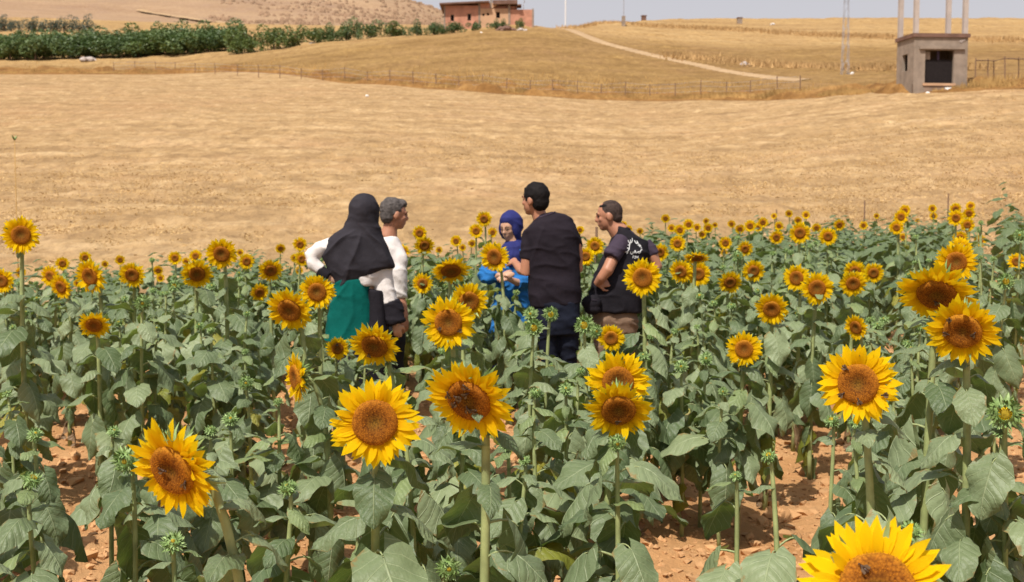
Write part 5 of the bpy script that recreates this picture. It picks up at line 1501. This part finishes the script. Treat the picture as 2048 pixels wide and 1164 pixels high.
for (a, b_, c, d) in ((902, 909.5, 42, 29), (935.5, 943, 41, 27)):
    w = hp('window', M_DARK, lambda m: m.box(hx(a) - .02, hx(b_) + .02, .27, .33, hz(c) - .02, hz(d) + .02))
    m = MB(); m.box(hx(a), hx(a) + .07, .12, .2, hz(c), hz(d)); m.box(hx(b_) - .07, hx(b_), .12, .2, hz(c), hz(d)); m.box(hx(a) + .07, hx(b_) - .07, .12, .2, hz(d) - .07, hz(d)); link('frame', m.mesh('frame', M_CONC), w)
hp('pilaster', M_CONC, lambda m: m.box(hx(957), hx(961), -.05, .3, gnd, hz(6)))
hp('pilaster', M_CONC, lambda m: m.box(hx(980), hx(984), -.06, .3, hz(17), hz(-4)))
hp('pilaster', M_CONC, lambda m: m.box(hx(1016), hx(1020), -.06, .3, gnd, hz(6)))
hp('pilaster', M_CONC, lambda m: m.box(hx(1063), hx(1066), -.02, .3, gnd, hz(17)))
hp('corner_post', M_CONC, lambda m: m.box(hx(889), hx(892), -.04, .02, gnd, hz(12)))
hp('wall', M_RENDER, lambda m: wall_holes(m, hx(961), hx(1016), -.02, .25, gnd, hz(17), [(hx(965), hx(969), hz(32), hz(27)), (hx(974), hx(978), hz(31), hz(26)), (hx(992), hx(999.5), hz(36), hz(24))]))
for (a, b_, c, d) in ((965, 969, 32, 27), (974, 978, 31, 26), (992, 999.5, 36, 24)):
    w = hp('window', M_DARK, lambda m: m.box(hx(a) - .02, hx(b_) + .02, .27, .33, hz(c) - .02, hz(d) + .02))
hp('wall', M_BRICK, lambda m: (m.box(hx(961), hx(980), .02, .3, hz(17), hz(5)), m.box(hx(984), hx(1030), .5, .8, hz(17), hz(11)), m.box(hx(1030), hx(1030) + .25, .8, 6, gnd, hz(11))))
hp('wall', M_BRICK, lambda m: (m.box(hx(1020), hx(1063), .02, .3, gnd, hz(19)), m.box(hx(1063), hx(1063) + .25, .3, 6, gnd, hz(19)), m.box(hx(1020), hx(1063), 6, 6.25, gnd, hz(19))))
def slab(m, x0, x1, y0, y1, za, zb, th):
    vs = []
    for x, z in ((x0, za), (x1, zb)):
        for y in (y0, y1):
            for t in (0, th): vs.append((x, y, z + t))
    m.add(vs, [(0, 1, 3, 2), (4, 6, 7, 5), (0, 4, 5, 1), (2, 3, 7, 6), (0, 2, 6, 4), (1, 5, 7, 3)])
hp('roof_slab', M_CONCD, lambda m: slab(m, hx(881), hx(979), -.9, 7.6, hz(11) + .01, hz(6), .2))
hp('roof_slab', M_CONCD, lambda m: slab(m, hx(986), hx(1034), -.7, 6.5, hz(10) + .02, hz(9), .55))
hp('porch_slab', M_CONCD, lambda m: m.box(hx(1034), hx(1042), -.7, 2, hz(12), hz(10)))
hp('gable', M_RENDER, lambda m: m.add([(hx(984), -.1, hz(17)), (hx(1000), -.1, hz(6)), (hx(984), -.1, hz(6)), (hx(984), .1, hz(17)), (hx(1000), .1, hz(6)), (hx(984), .1, hz(6))], [(0, 1, 2), (5, 4, 3), (0, 3, 4, 1), (1, 4, 5, 2), (2, 5, 3, 0)]))
for a, t in ((1048, -14), (1046, 18), (1032, 6), (1000, 4), (985, -6)):
    hp('reinforcing_bar', M_RUST, lambda m: m.tube([(hx(a), 1.2, hz(t + 18 if a > 1040 else 12)), (hx(a), 1.2, hz(t - 12 if a > 1040 else t - 6))], .035, 5))

# ------------------------------------------------------------------ concrete pump cabin with four posts
YT = 71.0
A0 = P(1826, 190, YT)
gz = min(Hs(A0.x, YT), Hs(A0.x + 3.3, YT)) - 0.5
k_ = YT / FPX
Mt = Matrix.Rotation(0.085, 4, 'Z')
cab = empty('pump_cabin', (A0.x, YT, gz), 'small raw concrete cabin with a dark window opening and four tall posts on its roof', 'cabin', rz=0.085)
tz = lambda py: zof(py, YT) - gz
tw = lambda px: (px - 1826) * k_ * 1.0
TW = tw(1936); DP = 2.5; top = tz(74)
def cp(name, mat, fn, par=None):
    m = MB(); fn(m); return link(name, m.mesh(name, mat), par or cab)
hl = [(tw(1849), tw(1908), tz(165), tz(100))]
cp('wall', M_CONC, lambda m: wall_holes(m, 0, TW, 0, .2, tz(168), top, [(tw(1849), tw(1908), tz(168) - 1, tz(100))] ))
cp('lower_wall', M_CONCS, lambda m: wall_holes(m, 0, TW, 0.003, .2, 0, tz(168), []))
cp('side_wall', M_CONC, lambda m: [wall_holes(m, -DP, -.2 - .001, 0, .2, 0, top, [(-1.7, -.9, tz(138), tz(104))], Matrix.Rotation(-math.pi / 2, 4, 'Z'))])
cp('side_wall', M_CONC, lambda m: m.box(TW - .2, TW, .2, DP, 0, top))
cp('back_wall', M_CONC, lambda m: m.box(.2, TW - .2, DP - .2, DP, 0, top))
cp('roof_slab', M_CONCD, lambda m: m.box(-.1, TW + .1, -.1, DP + .1, top + .003, top + .22))
cp('lintel', M_CONC, lambda m: m.box(tw(1836), tw(1928), -.14, -.002, tz(98), tz(92)))
cp('window_sill', M_RENDER, lambda m: m.box(tw(1845), tw(1912), -.06, -.002, tz(171), tz(166)))
cp('shutter', M_DARK, lambda m: m.box(tw(1849) + .01, tw(1908) - .01, .22, .27, tz(168), tz(118)))
cp('shutter_bar', M_TEE2, lambda m: m.box(tw(1876), tw(1881), .20, .24, tz(119), tz(100)))
cp('inner_block', M_CONC, lambda m: m.box(tw(1849) + .005, tw(1862), .205, .4, tz(118) + .003, tz(102)))
for x in (0.13, TW - .15):
    for y in (.13, DP - .13):
        cp('roof_post', M_PALE, lambda m: m.box(x - .13, x + .13, y - .13, y + .13, top + .225, top + 6.5))
cp('paint_mark', M_PALE, lambda m: [m.tube([(tw(a) , -.006, tz(b_)), (tw(c), -.006, tz(d))], .035, 5) for a, b_, c, d in ((1918, 83, 1924, 79), (1924, 79, 1930, 81), (1921, 85, 1929, 78))])

# ------------------------------------------------------------------ wire fences
def fence(pix, d0, hpost, label, rail=False, wob=0.05):
    pts = [hit(a, b_, d0) if not isinstance(d0, list) else None for a, b_ in pix]
    root = empty('wire_fence', pts[0], label, 'fence')
    base = pts[0]
    tops = []
    for i, p in enumerate(pts):
        h = hpost * random.uniform(.85, 1.12); lx = random.uniform(-wob, wob)
        m = MB(); m.tube([(0, 0, -.2), (lx * h, 0, h)], .04, 6)
        link('post', m.mesh('post', M_RUST), root, p - base); tops.append((p - base, h, lx))
    for fz in (0.35, 0.65, 0.92):
        m = MB(); m.tube([t + Vector((lx * h * fz, 0, h * fz)) for t, h, lx in tops], .008 if not rail or fz < .9 else .04, 4)
        link('wire', m.mesh('wire', M_METAL if not rail else M_RUST), root)
    return root
px_ = [228, 270, 312, 350, 390, 430, 475, 517, 560, 602, 645, 690, 735, 780, 826, 872, 918, 966, 1013, 1060, 1106, 1155, 1202, 1250, 1300, 1350, 1401, 1452, 1500, 1555, 1600]
def ey(px): return float(np.interp(px, [0, 350, 700, 850, 1000, 1180, 1300, 1500, 1700], [146, 146, 165, 174, 184, 194, 196, 193, 184]))
fence([(a, ey(a)) for a in px_], 60, 1.35, 'long wire fence with thin posts along the far edge of the stubble field')
fence([(1950, 170), (1975, 166), (1988, 163), (2010, 168), (2038, 160), (2070, 158)], 66, 1.7, 'short wire fence with rusty posts beside the concrete cabin', True)
# thin stakes at the end of the crop
for (x, y0, y1, lb) in ((1551, 418, 470, 'short dark stake at the far crop edge'), (1727, 400, 465, 'thin dark stake above the far rows in the middle of the upper right'), (1894, 386, 460, 'tall thin stake beside the stack of far sunflowers'), (1191, 452, 520, 'thin stick standing by the chin of the man in the vest')):
    Yx = float(ycr(uof(x))) + 0.3 if x > 1300 else 13.5
    p = P(x, y1, Yx); pt = P(x, y0, Yx); gz0 = Hs(p.x, Yx)
    m = MB(); m.tube([(0, 0, 0), (0.01, 0, pt.z - gz0)], [.018, .014], 6)
    o = link('stake', m.mesh('stake', M_RUST), None, (p.x, Yx, gz0 - .01)); tag(o, lb, 'stake', 'stakes at the end of the rows')
Yx = 18.5; p = P(30, 430, Yx); gz0 = Hs(p.x, Yx)
ww = empty('dry_stalk', (p.x, Yx, gz0), 'tall thin stalk with a small green tip standing before the stubble', 'stalk')
m = MB(); m.tube([(0, 0, 0), (.02, 0, .8), (.03, 0, P(33, 276, Yx).z - gz0)], [.012, .01, .006], 5); link('stem', m.mesh('stem', M_STRAWD, True), ww)
m = MB(); [bract(m, Vector((.03, 0, P(33, 276, Yx).z - gz0 - .03)), Vector((math.cos(a), math.sin(a), .8)), Vector((0, 0, 1)), .09, .02, .5) for a in (0, 1.6, 3.1, 4.6)]; link('leaf_tip', m.mesh('leaf_tip', M_BRACT), ww)

# ------------------------------------------------------------------ lattice mast and far poles
def lattice(px, py, Yl, hgt, w0, w1, label):
    p = P(px, py, Yl); gz0 = Hs(p.x, Yl)
    r = empty('lattice_mast', (p.x, Yl, gz0 - .1), label, 'mast')
    for sx in (-1, 1):
        for sy in (-1, 1):
            m = MB(); m.tube([(sx * w0, sy * w0, 0), (sx * w1, sy * w1, hgt)], .022, 4); link('leg', m.mesh('leg', M_METAL), r)
    m = MB(); n = int(hgt / .75)
    for i in range(n):
        za, zb = hgt * i / n, hgt * (i + 1) / n
        wa, wb = w0 + (w1 - w0) * i / n, w0 + (w1 - w0) * (i + 1) / n
        s = 1 if i % 2 else -1
        for sy in (-1, 1):
            m.tube([(-s * wa, sy * wa, za), (s * wb, sy * wb, zb)], .013, 4); m.tube([(sy * wa, -s * wa, za), (sy * wb, s * wb, zb)], .013, 4)
    tag(link('lattice_bracing', m.mesh('lattice_bracing', M_METAL), r), kind='stuff')
lattice(1690, 140, 112, 9.5, .30, .14, 'grey lattice mast standing in the field left of the cabin')
for (px, py, Yl, hgt, lb) in ((1247, 58, 210, 9, 'thin pale pole with a thick grey foot on the skyline'), (1131, 48, 260, 9, 'very faint white pole on the skyline beside the house')):
    p = P(px, py, Yl); gz0 = Hs(p.x, Yl)
    r = empty('utility_pole', (p.x, Yl, gz0), lb, 'pole', 'poles on the skyline')
    m = MB(); m.tube([(0, 0, -.5), (0, 0, hgt)], .07 if px == 1247 else .12, 6); link('pole', m.mesh('pole', M_METAL if px == 1247 else M_SACK), r)
    if px == 1247:
        m = MB(); m.box(-.3, .3, -.3, .3, -.5, 1.7); link('foot', m.mesh('foot', M_CONC), r)
for (px, py, w_, h_, lb, mt) in ((1288, 30, .9, 1.3, 'tiny dark hut on the skyline right of the pale pole', M_CONCD), (1480, 36, .9, 1.0, 'tiny grey hut on the skyline of the upper field', M_CONC)):
    p = hit(px, py + 12, 200); 
    r = empty('field_hut', (p.x, p.y, Hs(p.x, p.y) - .1), lb, 'hut')
    Kp = p.y / FPX
    m = MB(); m.box(-4.5 * Kp, 4.5 * Kp, 0, 1, 0, 13 * Kp); link('wall', m.mesh('wall', mt), r)
    m = MB(); m.box(-5.5 * Kp, 5.5 * Kp, -.1, 1.1, 13 * Kp, 14.2 * Kp); link('roof', m.mesh('roof', M_CONCD), r)
def lump(name, px, py, d0, r, mat, label, cat, group=None, flat=.6, n=1, hi=None):
    p = hit(px, py, d0); m = MB()
    for i in range(n):
        a = random.uniform(0, 6.28); rr_ = r * (1 if i == 0 else random.uniform(.4, .8))
        off = Vector((math.cos(a), math.sin(a), 0)) * r * (0 if i == 0 else random.uniform(.5, 1.6))
        M = Matrix.Rotation(random.uniform(-.5, .5), 3, 'X') @ Matrix.Rotation(random.uniform(-.5, .5), 3, 'Y')
        m.ball(off + Vector((0, 0, rr_ * flat * .6)), (rr_, rr_ * .8, rr_ * flat), 7, 5, M)
    me = m.mesh(name, mat)
    for v in me.vertices: v.co *= 1 + 0.22 * (random.random() - .5)
    o = link(name, me, None, (p.x, p.y, Hs(p.x, p.y) - .05)); tag(o, label, cat, group); return o
lump('white_sack', 490, 98, 120, .38, M_SACK, 'bright white sack lying below the orchard trees', 'sack', flat=.9)
lump('white_sack', 142, 116, 150, .55, M_SACK, 'flat white sack under the orchard at the far edge', 'sack', flat=.45)
lump('white_sack', 962, 68, 130, .3, M_SACK, 'small white sack on the grass below the brick house', 'sack')
lump('rubble_pile', 180, 122, 150, .7, M_PALE, 'pale rubble heap beside the flat white sack', 'rubble', n=5)
lump('rubble_pile', 625, 92, 120, .6, M_PALE, 'pale rubble heap under the row of round trees', 'rubble', n=6)
lump('rubble_pile', 1488, 132, 100, .36, M_PALE, 'pinkish rubble heap where the track bends', 'rubble', n=7, flat=.9)
lump('rubble_pile', 1545, 50, 200, .5, M_SACK, 'pale stone heap on the upper field skyline', 'rubble', n=4, flat=.5)
lump('scrap_pile', 1012, 62, 130, .8, M_CONCD, 'dark scrap heap in front of the brick house', 'scrap', n=9, flat=.6)
lump('scrap_pile', 1040, 62, 130, .45, M_PALE, 'light scrap heap beside the dark one at the house', 'scrap', n=5, flat=.6)
for (px, py, d0, r, lb) in ((1898, 184, 60, .3, 'white stone at the foot of the cabin window wall'), (1383, 109, 110, .18, 'single white stone on the field above the track'), (734, 192, 60, .14, 'pale stone at the edge of the stubble field'), (1855, 188, 60, .16, 'small pale stone by the cabin wall'), (1704, 148, 80, .2, 'pale stone near the lattice mast')):
    lump('field_stone', px, py, d0, r, M_SACK, lb, 'stone', flat=.7)

# ------------------------------------------------------------------ trees
M_OLEAF = leaf_mat('orchard_leaf', (0.09, 0.14, 0.05), (0.17, 0.235, 0.085), (0.08, 0.13, 0.04), (0.08, 0.15, 0.02), .2)
M_YLEAF = leaf_mat('willow_leaf', (0.12, 0.17, 0.045), (0.15, 0.20, 0.055), (0.12, 0.15, 0.04), (0.12, 0.17, 0.02), .2)
M_GLEAF = leaf_mat('olive_leaf', (0.09, 0.115, 0.085), (0.12, 0.145, 0.11), (0.12, 0.14, 0.1), (0.1, 0.14, 0.05), .15)
M_BARK = simple('bark', (0.14, 0.10, 0.075), 0.9, 0.1, 0.3, 3)
def crown_mesh(seed, mat, n=1700, sz=.12, w=1.0, h=1.25):
    r_ = np.random.default_rng(seed)
    nb = 10; bc = r_.normal(0, .55, (nb, 3)) * [w, w, h * .8]; br = r_.uniform(.45, .8, nb)
    i = r_.integers(0, nb, n); d = r_.normal(0, 1, (n, 3)); d /= np.linalg.norm(d, axis=1)[:, None]
    c = bc[i] + d * (br[i] * r_.uniform(.5, 1.05, n) ** .5)[:, None] * [1, 1, 1.15]
    c[:, 2] += h + .1
    c[:, 2] = np.where(c[:, 2] < .12, .12 + r_.uniform(0, 1.2, n), c[:, 2])
    a = r_.normal(0, 1, (n, 3)); a /= np.linalg.norm(a, axis=1)[:, None]; b_ = np.cross(a, r_.normal(0, 1, (n, 3))); b_ /= np.linalg.norm(b_, axis=1)[:, None]
    s = (sz * r_.uniform(.6, 1.3, n))[:, None]
    V = np.stack([c - a * s, c + b_ * s * .55, c + a * s, c - b_ * s * .55], 1).reshape(-1, 3)
    return mesh_np('crown', V, np.arange(4 * n).reshape(-1, 4), np.full((4 * n, 2), .7), smooth=False, mats=[mat])
CR = {'o': [crown_mesh(k, M_OLEAF) for k in range(4)], 'y': [crown_mesh(20 + k, M_YLEAF) for k in range(2)], 'g': [crown_mesh(30 + k, M_GLEAF, 700) for k in range(3)]}
tm = MB(); tm.tube([(0, 0, -.3), (.03, 0, .5), (-.04, .02, 1.1)], [.12, .09, .07], 6); tm.tube([(0, 0, .7), (.3, .1, 1.4), (.45, .1, 2.0)], [.06, .04, .02], 5); tm.tube([(0, 0, .6), (-.3, -.1, 1.3), (-.5, 0, 1.9)], [.06, .04, .02], 5)
ME_TR = tm.mesh('trunk', M_BARK, True)
def tree(px, pybase, hpx, wpx, kind, label, group, Yt):
    p = P(px, pybase, Yt); gz0 = Hs(p.x, Yt)
    hgt = max(1.2, zof(pybase - hpx, Yt) - gz0)
    r = empty('orchard_tree' if kind != 'g' else 'olive_tree', (p.x, Yt, gz0), label, 'tree', group, random.uniform(0, 6))
    sxy = wpx * Yt / FPX / 2.2; sz = hgt / 2.8
    cr = link('crown', random.choice(CR[kind]), r, None, None, (sxy, sxy, sz)); tag(cr, kind='stuff')
    link('trunk', ME_TR, r, None, None, (sz, sz, sz))
for i, px in enumerate(range(-30, 480, 17)):
    for j in (0, 1):
        x = px + j * 9 + random.uniform(-5, 5); yb = np.interp(x, [0, 200, 350, 480], [118, 113, 104, 92]) - 8 * j
        tree(x, yb, np.interp(x, [0, 130, 200, 300, 480], [50, 48, 40, 46, 36]) * random.uniform(.8, 1.12), random.uniform(48, 66), 'y' if (x < 60 or 250 < x < 330) and random.random() < .6 else 'o', ('dark green bushy tree, %s line of the orchard, %s' % (('front', 'rear')[j], 'at the photo edge' if x < 120 else 'below the end of the olive row' if x < 230 else 'below the pale hill track' if x < 380 else 'next to the taller light green trees')), 'trees of the dense orchard band', 178 + 9 * j + random.uniform(-2, 2))
for (x, yb, h_, w_, kd, lb) in ((474, 92, 38, 46, 'y', 'light green tree where the dense orchard meets the taller trees'), (497, 88, 42, 44, 'y', 'light green tall bushy tree at the end of the dense orchard'), (548, 88, 40, 46, 'y', 'light green bushy tree next to the tall one'), (590, 86, 34, 40, 'y', 'light olive green tree above the pale rubble'), (628, 84, 34, 44, 'y', 'rounded yellowish green tree beyond the rubble'), (662, 80, 30, 34, 'o', 'dark green tree next to the yellowish rounded one'), (692, 78, 30, 32, 'o', 'dark green tree with a thin upper branch'),
                           (716, 76, 36, 26, 'o', 'slim dark tree reaching above its neighbours'), (742, 76, 32, 38, 'o', 'dark rounded tree before the light green round one'), (788, 76, 34, 44, 'y', 'broad light green round tree standing by itself'), (834, 71, 28, 26, 'o', 'small dark tree in a gap, left of the house pair'), (868, 68, 28, 28, 'o', 'upper tree of a close pair left of the brick house'), (884, 74, 20, 26, 'o', 'low bush of a close pair left of the brick house'), (909, 67, 28, 28, 'o', 'small tree before the first window of the brick house'), (952, 70, 27, 24, 'o', 'small slim tree before the middle of the brick house'), (992, 66, 22, 18, 'o', 'small bush before the tan wall of the house'), (1006, 62, 20, 18, 'o', 'small bush above the dark scrap heap'), (1040, 60, 22, 16, 'y', 'small thin tree before the low brick wing')):
    tree(x, yb, h_, w_, kd, lb, 'trees between the orchard and the house', 160 if x > 820 else 168)
for i, px in enumerate(range(-20, 190, 15)):
    tree(px + random.uniform(-3, 3), 62, random.uniform(24, 30), random.uniform(22, 28), 'g', 'grey-green olive tree in the %s of the row behind the orchard' % ('photo-edge part' if px < 60 else 'middle part' if px < 130 else 'open end'), 'row of olive trees', 262)
# scrub on the dark part of the far hill
n = 1500
sc_v, sc_f, b0_ = [], [], 0
pxs = rng.uniform(300, 900, n); D = rng.uniform(350, 640, n)
x = (pxs - 1024) / FPX * D; z = H(x, D) + d_hill(x, D, np.full(n, .5)) - .2
ok = (vn(pxs * .02, D * .02, 5) + (pxs > 450) * .35 + (pxs < 430) * -.3) > 0.05
for xx, yy, zz in zip(x[ok], D[ok], z[ok]):
    r_ = random.uniform(.4, 1.1)
    m = [(-r_, 0, -.2), (r_ * .2, -r_ * .6, -.2), (r_, 0, -.2), (0, r_, -.2), (-.3 * r_, 0, r_ * .9), (.4 * r_, -.1, r_ * .75)]
    sc_v += [(xx + a, yy + b_, zz + c) for a, b_, c in m]
    sc_f += [(b0_ + a, b0_ + b_, b0_ + c) for a, b_, c in ((0, 1, 4), (1, 5, 4), (1, 2, 5), (2, 3, 5), (3, 4, 5), (3, 0, 4))]; b0_ += 6
M_SCRUB = simple('hill_scrub', (0.27, 0.175, 0.11), 0.9, 0.1, 0.3, .05)
o = link('scrub', mesh_np('scrub', sc_v, sc_f, smooth=False, mats=[M_SCRUB])); tag(o, 'dark dry scrub scattered on the far hillside', kind='stuff')
